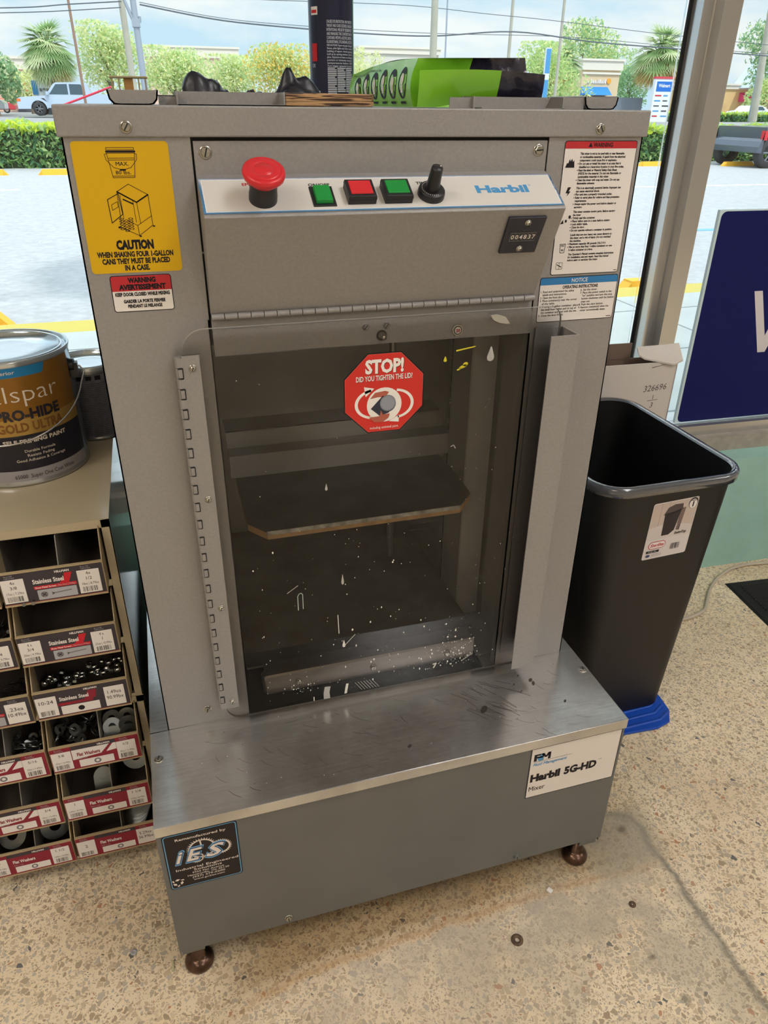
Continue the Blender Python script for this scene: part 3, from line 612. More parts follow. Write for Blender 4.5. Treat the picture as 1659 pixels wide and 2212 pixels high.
T = [(1, 'This mixer is not to be used with or near flammable', .0600), (1, 'or combustible materials. A spark from the electrical', .0620), (1, 'components could cause fire or explosion.', .0510), (0, 'Do not use or install the mixer in an area that is', .0570), (1, 'classified as a hazardous location in your fire codes.', .0620), (0, 'Read the label or Material Safety Data Sheet', .0530), (1, '(MSDS) for the material. Do not mix flammable or', .0595), (1, 'combustible materials in this mixer.', .0430), (0, 'Clean the mixer with soap and water. Do not use', .0585), (1, 'flammable solvents.', .0245), None,
     (1, 'This is an electrically powered device. Improper use', .0620), (1, 'can cause electrical shock.', .0330), (0, 'Plug unit into a properly grounded outlet.', .0510), (0, 'Refer to serial plate for voltage and fuse protection', .0620), (1, 'requirements.', .0165), (0, 'Always unplug the power cord before cleaning or', .0590), (1, 'servicing.', .0115), None,
     (1, 'This mixer contains moving parts. Before starting', .0590), (1, 'the mixer.', .0115), (0, 'Tightly seal the container.', .0320), (0, 'Place gallon cans in a case before mixing.', .0540), (0, 'Lock sliding table.', .0225), (0, 'Close the door.', .0185), (0, 'Do not operate without a container in position.', .0585), None,
     (1, 'Loads that are too heavy can cause damage to', .0590), (1, 'the mixer, and a risk of injury. Do not overload', .0580), (1, 'the machine.', .0160), (0, 'Maximum capacity: 80 pounds (36.2 Kg)', .0520), (0, 'Mix no more than four 1-gallon containers or one', .0620), (1, '5-gallon container at a time.', .0345), None,
     (1, "The Operator's Manual contains complete instructions", .0660), (1, 'for installation, use and repair. Read the manual', .0590), (1, 'before using or servicing the mixer.', .0440)]
for t_ in T:
    if t_ is None: z -= .0016; continue
    dc.text(t_[1], .5600, z-.0025, .00235, INK, w=t_[2]*.97, bold=.035)
    if not t_[0]: dc.ell(.5585, z-.0015, .0006, .0006, INK, 8)
    z -= .00352
dc.poly([(.5420, 1.0800), (.5540, 1.0800), (.5530, 1.0880), (.5515, 1.0860), (.5500, 1.0895), (.5485, 1.0865), (.5470, 1.0890), (.5455, 1.0845), (.5440, 1.0850)], INK)
dc.poly([(.5490, 1.0590), (.5530, 1.0590), (.5505, 1.0545), (.5530, 1.0545), (.5485, 1.0490), (.5495, 1.0525), (.5465, 1.0525)], INK)
dc.poly([(.5440, 1.0180), (.5475, 1.0230), (.5485, 1.0190), (.5500, 1.0190)], INK); dc.ell(.5515, 1.0215, .0014, .0018, INK, 10); dc.ell(.5560, 1.0260, .0016, .0020, INK, 10)
dc.line([(.5475, .9950), (.5485, .9850), (.5540, .9850), (.5550, .9950), (.5475, .9950)], .0006, INK); dc.text('MAX', .5513, .9922, .0022, INK, w=.005, al='c', bold=.02); dc.text('80', .5513, .9870, .0022, INK, w=.003, al='c', bold=.02)
dc.frame(.5450, .9655, .5540, .9735, .0006, .0004, INK); dc.line([(.5495, .9655), (.5495, .9735)], .0004, INK); dc.line([(.5465, .9710), (.5525, .9680)], .0010, INK)
dc.rect(.6275, .9610, .6320, .9618, INK)
dc.build('safety_warning_label', MX)
dc = std_label(.5262, .9003, .6366, .9560, .0092, flat('notice_blue', (52, 124, 182))); dc.text('NOTICE', .5814, .9490, .0048, WHITE, w=.0225, al='c', bold=.01); dc.text('OPERATING INSTRUCTIONS', .5835, .9415, .0038, INK, w=.0500, al='c', bold=.03)
z = .9375
for i, t_ in enumerate(['1. Read and understand the safety', '    labels and instructions.', '2. Open the front door.', '3. Place container(s) near the corner', '    of the table.', '4. If using a 5-gallon container, place', '    the small foam rubber pad on top of', '    the container and even with the rim.', '5. Close the door firmly.']): dc.text(t_, .5285+(.003 if t_[0] == ' ' else 0), z-i*.0037, .0026, INK, w=len(t_.strip())*.00142, bold=.012)
for i, t_ in enumerate(['6. Set the timer.', '7. Place the power switch in the', '   "on" position and turn the stop', '    button clockwise until the button', '    pops out.', '8. Push the start button.', '9. Remove container(s) when the', '    mixer automatically stops.']): dc.text(t_, .5845+(.003 if t_[0] == ' ' else 0), z-i*.0037, .0026, INK, w=len(t_.strip())*.00142, bold=.012)
dc.rect(.6270, .9030, .6340, .9038, INK); dc.build('notice_label', MX)
# ---------------- base
XB0, XB1, YB = -.0250, .6630, -.168
mb = MB(); mb.box((XB0, YB, ZB-.0030), (XB1, -.0005, ZB), STAINLESS); mb.box((XB0, -.0005, ZB-.0030), (.12, .45, ZB), STAINLESS); mb.box((.50, -.0005, ZB-.0030), (XB1, .45, ZB), STAINLESS)
mb.box((XB0, YB-.0015, ZB-.0175), (XB1, YB, ZB), STAINLESS)
top = mb.build('base_top', MX, bevel=.0012)
screw(top, 'top_screw', (-.0149, -.0536, ZB), (0, 0, 1), .0052, .5); screw(top, 'top_screw', (.6528, -.0514, ZB), (0, 0, 1), .0052, .5)
screw(MX, 'stile_screw', (.0592, 0, .3640), (0, -1, 0), .0048, .5)
mb = MB(); mb.box((XB0, YB+.002, .0660), (XB1, YB+.0035, ZB-.003), STEEL_F); mb.box((XB0, YB+.004, .0560), (XB0+.0015, .45, ZB-.003), STEEL_F); mb.box((XB1-.0015, YB+.004, .0560), (XB1, .45, ZB-.003), STEEL_F); mb.box((XB0+.002, .448, .0560), (XB1-.002, .45, ZB-.003), STEEL_F)
mb.box((XB0+.003, YB+.006, .0540), (XB0+.035, YB+.038, .0660), STEEL_F); mb.box((XB1-.035, YB+.006, .0500), (XB1-.004, YB+.038, .0660), STEEL_F)
bs = mb.build('base_cabinet', MX)
screw(bs, 'panel_screw', (.1342, YB+.002, .0790), (0, -1, 0), .0050, .9); screw(bs, 'panel_screw', (.5075, YB+.002, .0760), (0, -1, 0), .0050, .9, m=STEEL_F)
for i, (x, y) in enumerate(((-.0020, -.1445), (.6360, -.1445), (-.002, .42), (.640, .42))):
    b = MB(); b.lathe([(0, 0), (.0200, 0), (.0218, .003), (.0218, .007), (.0190, .0130), (.0135, .0175), (.0105, .0185), (.0105, .056), (0, .056)], BRONZE, 32, (x, y, 0)); b.build('foot', MX)
# scuffs and scratches on the steel top
dc = Decal(plane_fn((0, 0, ZB), (1, 0, 0), (0, 1, 0))); SCF = mat('scuff_dark', (96, 86, 80), .45, .7); rd = random.Random(11)
for (x, y, a, b_) in ((.462, -.0900, .0085, .0045), (.560, -.0500, .0045, .0028), (.561, -.0580, .0050, .0024), (.545, -.0350, .0020, .0010), (.530, -.0520, .0022, .0010), (.5900, -.108, .0034, .0018), (.33, -.128, .0036, .0022), (.535, -.0690, .0022, .0008)): dc.ell(x, y, a, b_, SCF, 12, rot=rd.uniform(20, 70))
for k in range(60):
    x, y = rd.uniform(.05, .60), rd.uniform(-.155, -.02); a = rd.gauss(-.9, .3); L = rd.uniform(.006, .03); dc.line([(x, y), (x+L*cos(a)*.5, y+L*sin(a)*.5), (x+L*cos(a+.15), y+L*sin(a+.15))], rd.choice([.0002, .0003]), SCF)
for k in range(26):
    x = rd.gauss(.47, .03); y = rd.uniform(-.10, -.03); dc.line([(x, y), (x+rd.uniform(.01, .03), y-rd.uniform(.012, .03))], .0004, SCF)
for k in range(30): dc.ell(rd.uniform(.02, .62), rd.uniform(-.16, -.01), .0006, .0005, rd.choice([SCF, PW]), 6)
tag(dc.build('scuff_marks', top), kind='stuff')
# remanufacturer label
x0, z0, x1, z1 = -.0190, .2085, .0775, .3170; YP = YB+.002-.0001
dc = Decal(front_fn(YP)); SK = flat('sticker_sky_blue', (110, 166, 210)); DB = flat('sticker_black', (34, 28, 28)); SW = flat('sticker_cream', (222, 210, 202)); DBL = flat('sticker_deep_blue', (26, 58, 104))
dc.rr(x0, z0, x1, z1, .005, flat('sticker_navy', (18, 24, 40))); dc.layer().rr(x0+.0014, z0+.0014, x1-.0014, z1-.0014, .0042, SK); dc.layer().rr(x0+.0026, z0+.0026, x1-.0026, z1-.0026, .0034, DB); dc.layer(); cx = .0297
dc.text('Remanufactured by', cx, .3030, .0046, SW, w=.0650, al='c', bold=.015)
def gear(x, z, r, n, m, w=.16):
    dc.ell(x, z, r, r, m, 40, rin=1-w)
    for k in range(n):
        a = k*2*PI/n; p = lambda rr_, da: (x+rr_*cos(a+da), z+rr_*sin(a+da)); dc.poly([p(r*.97, -.4*PI/n), p(r*1.14, .1*PI/n), p(r*1.14, .5*PI/n), p(r*.97, .5*PI/n)], m)
gear(.0290, .2790, .0175, 34, SW, .12); gear(.0530, .2740, .0130, 30, SW, .18); gear(.0210, .2625, .0085, 22, SW, .14); dc.line([(.0290, .2790), (.0278, .2950)], .0020, SW)
dc.L += 1
for t_, x, w_ in (('i', -.0070, .0120), ('E', .0065, .0240), ('S', .0320, .0270)): dc.text(t_, x-.0016, .2582, .0270, SK, w=w_+.0034, bold=.06, it=.30)
dc.L += 1
for t_, x, w_ in (('i', -.0070, .0120), ('E', .0065, .0240), ('S', .0320, .0270)): dc.text(t_, x-.0004, .2594, .0246, DBL, w=w_+.0010, bold=.04, it=.30)
dc.L += 1
for t_, x, w_ in (('i', -.0064, .0104), ('E', .0072, .0222), ('S', .0327, .0252)): dc.text(t_, x, .2602, .0230, SW, w=w_, bold=.02, it=.30)
for t_, z_, h_, w_ in (('Industrial Engineered', .2475, .0044, .0820), ('Solutions', .2420, .0042, .0370), ('9955 Fite Avenue', .2370, .0032, .0420), ('Hamersville, Oh 45130', .2325, .0032, .0550), ('(937) 379-0200', .2272, .0038, .0430), ('www.go2ies.com', .2225, .0029, .0410)): dc.text(t_, cx+.003, z_-.003, h_, SW, w=w_, al='c', bold=.01)
for k in range(3):
    a = k*2*PI/3+PI/2; c_, s_ = cos(a), sin(a); P_ = lambda u, v: (-.0082+.0068*(u*c_-v*s_), .2225+.0068*(u*s_+v*c_)); dc.poly([P_(.9, -.45), P_(1.05, .2), P_(.6, .55), P_(.45, .0)], SW); dc.poly([P_(.45, .7), P_(.9, .9), P_(.55, 1.15), P_(.1, .75)], SW)
dc.build('maker_label', MX)
x0, z0, x1, z1 = .5065, .2130, .6590, .3180
dc = Decal(front_fn(YP)); dc.rect(x0, z0, x1, z1, INK); dc.layer().rect(x0+.0014, z0+.0014, x1-.0014, z1-.0014, mat('badge_plate', (222, 214, 208), .35)); dc.layer()
dc.text('F', .5125, .2918, .0130, INK, w=.0110, bold=.05); dc.text('M', .5240, .2918, .0130, INK, w=.0160, bold=.05); dc.layer(); dc.ell(.5235, .2950, .0048, .0048, BRAND); dc.poly([(.5190, .2965), (.5280, .2965), (.5240, .3040)], BRAND)
dc.rect(.5125, .2893, .5760, .2898, INK); dc.text('Fluid Management', .5120, .2812, .0058, BRAND, w=.0570, bold=.02, it=.3)
dc.text('Harbil', .5110, .2480, .0150, INK, w=.0500, bold=.055); dc.text('5G-HD', .5680, .2480, .0150, INK, w=.0560, bold=.055); dc.text('TM', .6260, .2615, .0022, INK, w=.0050); dc.text('Mixer', .5110, .2275, .0100, INK, w=.0270, bold=.003)
dc.build('model_badge', MX)

# rails welded on the lid
mb = MB(); tp = [(.0470, 1.1520), (.0480, 1.1445), (.0500, 1.1410), (.0530, 1.1396), (.0890, 1.1396), (.0915, 1.1405), (.0930, 1.1440), (.0955, 1.1522), (.0945, 1.1522), (.0920, 1.1450), (.0905, 1.1415), (.0530, 1.1408), (.0495, 1.1420), (.0488, 1.1450), (.0480, 1.1520)]
def tray(name, x0, x1, y0, y1):
    mb = MB(); n = 8; w = x1-x0
    prof = lambda t: (x0+w*t[0], t[1])
    outer = [(x0, 1.1522), (x0+.0015, 1.1440), (x0+.005, 1.1402), (x0+.009, 1.1396), (x1-.009, 1.1396), (x1-.005, 1.1402), (x1-.0015, 1.1440), (x1, 1.1522)]
    mb.prism(outer, 'y', y0, y0+.0016, PAINT)
    inner = [(a+(.0014 if a < (x0+x1)/2 else -.0014), b+.001) for a, b in outer]
    for i in range(len(outer)-1): 
        q = [outer[i], outer[i+1], inner[i+1], inner[i]]; mb.prism(q, 'y', y0, y1, PAINT)
    return mb.build(name, MX, recalc=True)
tray('lid_tray', .0470, .0950, .008, .10); tray('lid_tray', .5640, .6080, .012, .10)
mb = MB(); y = .008
mb.box((.1125, y, 1.1396), (.2190, y+.0012, 1.1408), PAINT); mb.box((.1125, y+.03, 1.1396), (.2190, y+.0315, 1.1520), PAINT); mb.box((.1125, y, 1.1396), (.2190, y+.031, 1.1405), PAINT); mb.box((.1115, y, 1.1396), (.1130, y+.0315, 1.1518), PAINT); mb.box((.2175, y, 1.1396), (.2190, y+.0315, 1.1520), PAINT)
mb.box((.0950, y+.02, 1.1396), (.1120, y+.0215, 1.1480), PAINT); mb.box((.0950, y+.02, 1.1475), (.1120, y+.05, 1.1485), PAINT)
mb.build('lid_channel', MX)
mb = MB(); y = .010
mb.box((.4370, y, 1.1396), (.5370, y+.031, 1.1405), PAINT); mb.box((.4250, y+.03, 1.1396), (.5400, y+.0315, 1.1512), PAINT); mb.box((.4010, y+.005, 1.1396), (.4280, y+.0065, 1.1500), PAINT); mb.box((.4265, y, 1.1396), (.4285, y+.0315, 1.1512), PAINT); mb.box((.5355, y, 1.1396), (.5370, y+.0315, 1.1512), PAINT); mb.box((.5370, y+.004, 1.1396), (.5650, y+.0055, 1.1515), PAINT)
mb.build('lid_channel', MX)

# ================================================================== THINGS ON THE LID
TANW = mat('tan_wood', (168, 124, 66), .6, noise=(60, .2)); BRS = mat('dull_brass', (176, 164, 128), .4, .5)
fr_ = thing('open_frame', 'small tan and brass open frame behind the left grey tray', 'frame', (.069, .10, ZT))
mb = MB(); mb.box((-.0195, -.012, .0242), (.0195, .012, .0262), BRS); mb.build('frame_top', fr_, bevel=.0008)
mb = MB()
for x in (-.017, -.010, .010, .017):
    for yy in (-.011, .0095): mb.box((x-.0007, yy, 0), (x+.0007, yy+.0015, .0245), BRS)
mb.build('frame_posts', fr_); MB().box((-.0052, -.010, 0), (.0042, -.008, .0243), TANW).build('frame_panel', fr_); MB().box((-.019, -.0125, 0), (.019, .0125, .0012), BRS).build('frame_bottom', fr_)
wb = mat('striped_wood', (150, 112, 76), .55)
n = wb.node_tree.nodes; l = wb.node_tree.links; tc = n.new('ShaderNodeTexCoord'); mp = n.new('ShaderNodeMapping'); mp.inputs['Scale'].default_value = (5, 5, 130)
nz = n.new('ShaderNodeTexNoise'); nz.inputs['Scale'].default_value = 4; nz.inputs['Distortion'].default_value = 1.2; rp = n.new('ShaderNodeValToRGB'); rp.color_ramp.elements[0].position = .44; rp.color_ramp.elements[0].color = (*lin((62, 40, 30)), 1); rp.color_ramp.elements[1].position = .54; rp.color_ramp.elements[1].color = (*lin((186, 146, 102)), 1)
l.new(tc.outputs['Object'], mp.inputs[0]); l.new(mp.outputs[0], nz.inputs['Vector']); l.new(nz.outputs[0], rp.inputs[0]); l.new(rp.outputs[0], n['Principled BSDF'].inputs['Base Color'])
mb = MB(); bp_ = [(.2195, .010), (.300, .010), (.311, .013), (.3165, .022), (.3165, .075), (.311, .086), (.2195, .09)]; mb.prism(bp_, 'z', ZT+.0005, ZT+.0122, wb)
tag(mb.build('wood_board', bevel=.001), 'thin striped wooden board lying on the mixer lid beside the spray can', 'board')
GLV = mat('black_nitrile', (24, 24, 36), .36)
def crumple(name, label, cx, cy, z0, spikes, seed):
    rd = random.Random(seed); bm = bmesh.new(); bmesh.ops.create_icosphere(bm, subdivisions=4, radius=1)
    for v in bm.verts:
        p = v.co.copy(); h = 0; 
        for (sx, sy, r, hh) in spikes:
            d = math.hypot(p.x-sx, p.y-sy)/r; h = max(h, hh*max(0, 1-d*d)**sharp)
        nz_ = (sin(p.x*9+seed)*sin(p.y*8+seed*2)+.6*sin(p.x*21+p.y*17+seed))*.0012
        v.co = Vector((cx+p.x*spikes_w[0], cy+p.y*spikes_w[1], z0+max(0, (max(p.z, 0)*.003+h*(p.z > -.2))+nz_)))
    me = bpy.data.meshes.new(name); bm.to_mesh(me); bm.free(); me.materials.append(GLV); me.polygons.foreach_set('use_smooth', [True]*len(me.polygons))
    o = bpy.data.objects.new(name, me); COL.objects.link(o); return tag(o, label, 'glove')
spikes_w = (.028, .02); sharp = .38
crumple('disposable_glove', 'smooth black glove bunched behind the left lid rail', .1500, .085, ZT, [(-.48, 0, .60, .0290), (.12, .2, .50, .0225), (.45, 0, .5, .0130)], 1)
spikes_w = (.042, .022); sharp = 1.1
crumple('disposable_glove', 'crumpled shiny black glove lying against the spray can', .2380, .10, ZT, [(.05, 0, .36, .0370), (.50, .1, .60, .0270), (-.35, .2, .40, .0110), (-.75, 0, .30, .0130), (.2, -.4, .6, .018)], 4)
spikes_w = (.014, .012); sharp = .8
crumple('disposable_glove', 'small scrap of black glove between the two bigger ones', .1960, .10, ZT, [(.1, 0, .8, .0125), (-.6, 0, .4, .008)], 9)
# spray can
CB = mat('can_dark_blue', (28, 32, 60), .3, .2); CG = mat('can_green', (40, 118, 84), .3, .2); SILV = mat('tinplate', (190, 192, 196), .25, 1.0)
SP = thing('spray_can', 'tall dark blue and green aerosol can with dense white print', 'spray can', (.3345, .29, ZT), 0)
b = MB(); b.lathe([(0, .002), (.026, .002), (.0285, 0), (.0300, .003), (.0295, .006), (.0295, .19), (.0300, .193), (.027, .200), (.018, .208), (.014, .210), (0, .21)], CB, 48); b.build('can_body', SP)
b = MB(); b.lathe([(.0298, .0065), (.0298, .189)], CG, 14, a0=-.55, a1=.55); b.build('green_band', SP)
b = MB(); b.lathe([(.012, .208), (.012, .232), (.009, .236), (0, .236)], WHITE, 24); b.build('spray_cap', SP)
CW = flat('print_pale', (200, 204, 214)); dc = Decal(cyl_fn((0, 0, 0), .0299, -PI/2-.42)); lines = ['CAUSES EYE IRRITATION. MAY IRRITATE', 'THROAT AND CAUSE DIZZINESS, HEADACHE', 'INTENTIONAL MISUSE BY DELIBERATELY', 'AND INHALING THE CONTENTS MAY BE', 'CONTAINS: METHYL ACETATE, DIMETHYL', 'FLUOROETHANE, CYCLOHEXANE, ACETONE', 'PRECAUTIONS: Vapors may ignite. Extinguish', 'flames, pilot lights and other sources', 'building of vapors. Avoid spraying', 'build up by opening windows. Store in', 'place. Exposure to heat or prolonged', 'puncture or incinerate container', 'temperatures below 120F', 'Turn trigger upwards if product']
z = .0985
for i, t_ in enumerate(lines):
    h = .0033 if i < 6 else .0022; z -= h+.0011; dc.text(t_, 0, z, h, CW, w=.0385, bold=.01)
for i in range(26):
    z -= .00205; 
    if z < .004: break
    for j in range(3 if i < 14 else 1): dc.rect(.0002+j*.0128, z, .0002+j*.0128+(.0118 if (i*7+j*3) % 5 else .0095), z+.0011, CW, 3)
dc.frame(.0300, .003, .0390, .0165, .001, .0006, CW)
dc.build('fine_print', SP)
dc = Decal(cyl_fn((0, 0, 0), .0299, -PI/2-1.25)); dc.rect(.0010, .052, .0105, .072, REDI, 4); dc.rect(.0010, .103, .0125, .112, WHITE, 4); dc.layer().rect(.0020, .105, .0110, .1085, REDI, 4); dc.text('OK', .0015, .045, .0045, CW, w=.006); 
for i in range(4): dc.rect(.002+i*.002, .016-i*.0045, .014+i*.002, .018-i*.0045, CW, 3)
dc.build('side_print', SP)
# wipes pack
GRN = mat('lime_plastic_film', (128, 196, 48), .25, coat=.4); BLK = mat('black_plastic_film', (34, 32, 48), .2, noise=(70, .5), coat=.5, bump=(60, .8)); SILF = mat('film_painted_shine', (188, 194, 192), .25)
WP = thing('wipes_pack', 'lime green and black soft pack of wipes slumped on the lid', 'wipes pack', (0, 0, 0))
def grid(mb, f, nu, nv, m, split=None):
    vs = [f(i/nu, j/nv) for i in range(nu+1) for j in range(nv+1)]; K = nv+1
    for mm, test in ([(m, lambda i: True)] if split is None else [(m, lambda i: i/nu < split[0]), (split[1], lambda i: i/nu >= split[0])]):
        mb.add(vs, [(i*K+j, (i+1)*K+j, (i+1)*K+j+1, i*K+j+1) for i in range(nu) for j in range(nv) if test(i)], mm, True)
zb = ZT+.0006
A0, A1 = Vector((.3640, .030, 0)), Vector((.3440, .215, 0))    # icon side: front corner to far left end
B1 = Vector((.5260, .070, 0)); C1 = Vector((.54, .24, 0))
def side(u, v):
    p = A0.lerp(A1, u); h = .0460+.004*sin(u*3) - (.012*u if u > .3 else .012*.3*u/.3)
    return p+Vector((-.006*sin(v*PI)*(1-u*.3)+.0045*v*(1-u), 0, zb+h*v+.0012*sin(u*22)*v*(v < .99)))
mb = MB(); grid(mb, side, 24, 8, GRN); mb.build('pack_side', WP)
def top_(u, v):
    a = side(v, 1); c = B1.lerp(C1, v)+Vector((-.008*(1-v), .014*(1-v), zb+.0520-.006*v)); p = a.lerp(c, u); p.z += .0035*sin(u*PI)*sin(v*PI)+.0009*sin(u*14+v*6)*sin(v*PI); return p
mb = MB(); grid(mb, top_, 24, 14, SILF, (.40, BLK)); mb.build('pack_top', WP)  # pale grey left part is film shine put into the colour
def endf(u, v):
    a = side(0, v); c = Vector((.5240-.004*(1-v)-.004*v, .062+.022*v, zb+.0520*v)); p = a.lerp(c, u); p.y += .012*sin(v*PI*.9)*(1 if v > .1 else .5)*sin(u*PI)+.0012*sin(u*26+v*5)*sin(v*PI); return p
mb = MB(); grid(mb, endf, 30, 10, GRN, (.47, BLK)); mb.build('pack_end', WP)
def flap(u, v):
    p = Vector((.3670+.166*u, .026+.034*u, zb+.0345*v+.0025*sin(u*PI)*v)); p.y -= .006*sin(v*PI*.5)-.010*(1-v)*sin(u*PI); p.y += .0009*sin(u*40)*v
    return p
mb = MB(); grid(mb, flap, 30, 8, GRN, (.62, BLK)); mb.build('pack_flap', WP)
def back_(u, v):
    p = A1.lerp(C1, u); return p+Vector((0, .004*sin(v*PI), zb+(.036+.008*u)*v))
mb = MB(); grid(mb, back_, 8, 3, GRN, (.5, BLK)); grid(mb, lambda u, v: Vector((.5240, .062, zb)).lerp(C1+Vector((0, 0, zb)), u)+Vector((-.006*v*(1-u), .022*v*(1-u), .0455*v)), 8, 3, BLK); mb.build('pack_back', WP)
dk = flat('icon_dark', (44, 46, 58)); 
u_ = (A0-A1).normalized()
dc = Decal(lambda a, c, L: Vector(side(1-a, c))+Vector((-.0006-L*.0003, 0, 0)))
for k in range(6):
    a = .16+k*.145; dc.ell(a, .50, .054, .33, dk, 20)
dc.layer()
for k in range(6):
    a = .16+k*.145; dc.ell(a, .54+.04*(k % 2), .022, .12, WHITE, 12); dc.rect(a-.015, .30, a+.015, .46, WHITE); dc.rect(a-.035, .07, a+.035, .12, dk)
dc.text('For industrial-size messes of the', .08, .84, .07, INK, w=.44, it=.2)
dc.build('pack_print', WP)

# ================================================================== SHELF OF HARDWARE BINS
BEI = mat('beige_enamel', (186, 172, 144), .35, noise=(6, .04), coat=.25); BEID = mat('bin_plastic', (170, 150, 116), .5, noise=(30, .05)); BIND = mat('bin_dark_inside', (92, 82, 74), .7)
def bin_cabinet(name, label, z0, z1):
    t = thing(name, label, 'bin cabinet', (0, 0, 0)); mb = MB(); x0, x1, y0, y1 = -.345, -.0345, .091, .455; w = .0012
    mb.box((x0, y0, z0), (x0+w, y1, z1), BEI); mb.box((x0, y0, z1-w), (x1, y1, z1), BEI); mb.box((x0, y0, z0), (x1, y1, z0+w), BEI); mb.box((x0, y1-w, z0), (x1, y1, z1), BEI)
    mb.box((x1-.0115, y0, z0), (x1, y0+w, z1), BEI); mb.box((x0, y0, z1-.0125), (x1, y0+w, z1), BEI); mb.box((x0, y0, z0), (x1, y0+w, z0+.006), BEI)
    mb.build('cabinet_shell', t, bevel=.0004); MB().box((x1-w, y0, z0), (x1, y1, z1-.0003), mat('side_bluish_sheen', (176, 184, 190), .16, .75)).build('side_panel', t); return t  # bluish side tone carries window light; the rest is beige enamel
UP = bin_cabinet('bin_cabinet', 'upper beige hardware bin cabinet with steel screw drawers, paint cans on top', .3350, .6492)
LO = bin_cabinet('bin_cabinet', 'lower beige hardware bin cabinet full of flat washers, standing on the floor', 0, .3345)
for zz in (.5400, .4375): MB().box((-.344, .0925, zz), (-.0460, .0938, zz+.012), BEI).build('cross_rail', UP)
for zz in (.2250, .1180): MB().box((-.344, .0925, zz), (-.0460, .0938, zz+.012), BEI).build('cross_rail', LO)
for t, zz in ((UP, (.5400, .4375, .3420)), (LO, (.2250, .1180, .012))):
    mb = MB()
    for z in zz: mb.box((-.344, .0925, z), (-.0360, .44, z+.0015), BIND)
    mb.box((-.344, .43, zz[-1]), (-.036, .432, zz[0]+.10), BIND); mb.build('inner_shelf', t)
def drawer(parent, x0, x1, z0, div=True):
    yF = .058; h = .0500; H = .086; w = .0015; mb = MB(); yb = .40
    mb.box((x0, yF, z0), (x1, yF+w, z0+h), BEID); mb.box((x0, yF-.0012, z0-.0016), (x1, yF+.004, z0+.0012), BEID); mb.box((x0, yF-.0012, z0+h-.0012), (x1, yF+.003, z0+h+.0008), BEID)
    side_ = [(yF, z0), (yb, z0), (yb, z0+H), (.089, z0+H), (.084, z0+H-.002), (yF+.0015, z0+h)]
    mb.prism(side_, 'x', x0, x0+w, BEID); mb.prism(side_, 'x', x1-w, x1, BEID)
    d = mb.build('drawer', parent)
    mb = MB(); mb.box((x0+w, yF+w, z0), (x1-w, yb, z0+w), BIND); mb.box((x0+w, .10, z0+w), (x0+w+.0008, yb, z0+H-.002), BIND); mb.box((x1-w-.0008, .10, z0+w), (x1-w, yb, z0+H-.002), BIND); mb.box((x0+w, .30, z0), (x1-w, .302, z0+H), BIND)
    if div: xm = x0+(x1-x0)*.56; mb.prism([(yF+.006, z0), (.30, z0), (.30, z0+H-.006), (.09, z0+H-.006), (yF+.008, z0+h-.008)], 'x', xm, xm+.0012, mat('divider_film', (140, 134, 124), .35))
    mb.build('drawer_tray', d); return d
MAR = flat('card_maroon', (140, 36, 54)); CHAR = flat('card_charcoal', (62, 56, 62)); CR2 = flat('card_red', (200, 34, 48)); SLV = flat('card_silver', (170, 170, 176)); WSH = flat('card_washer_grey', (122, 118, 122))
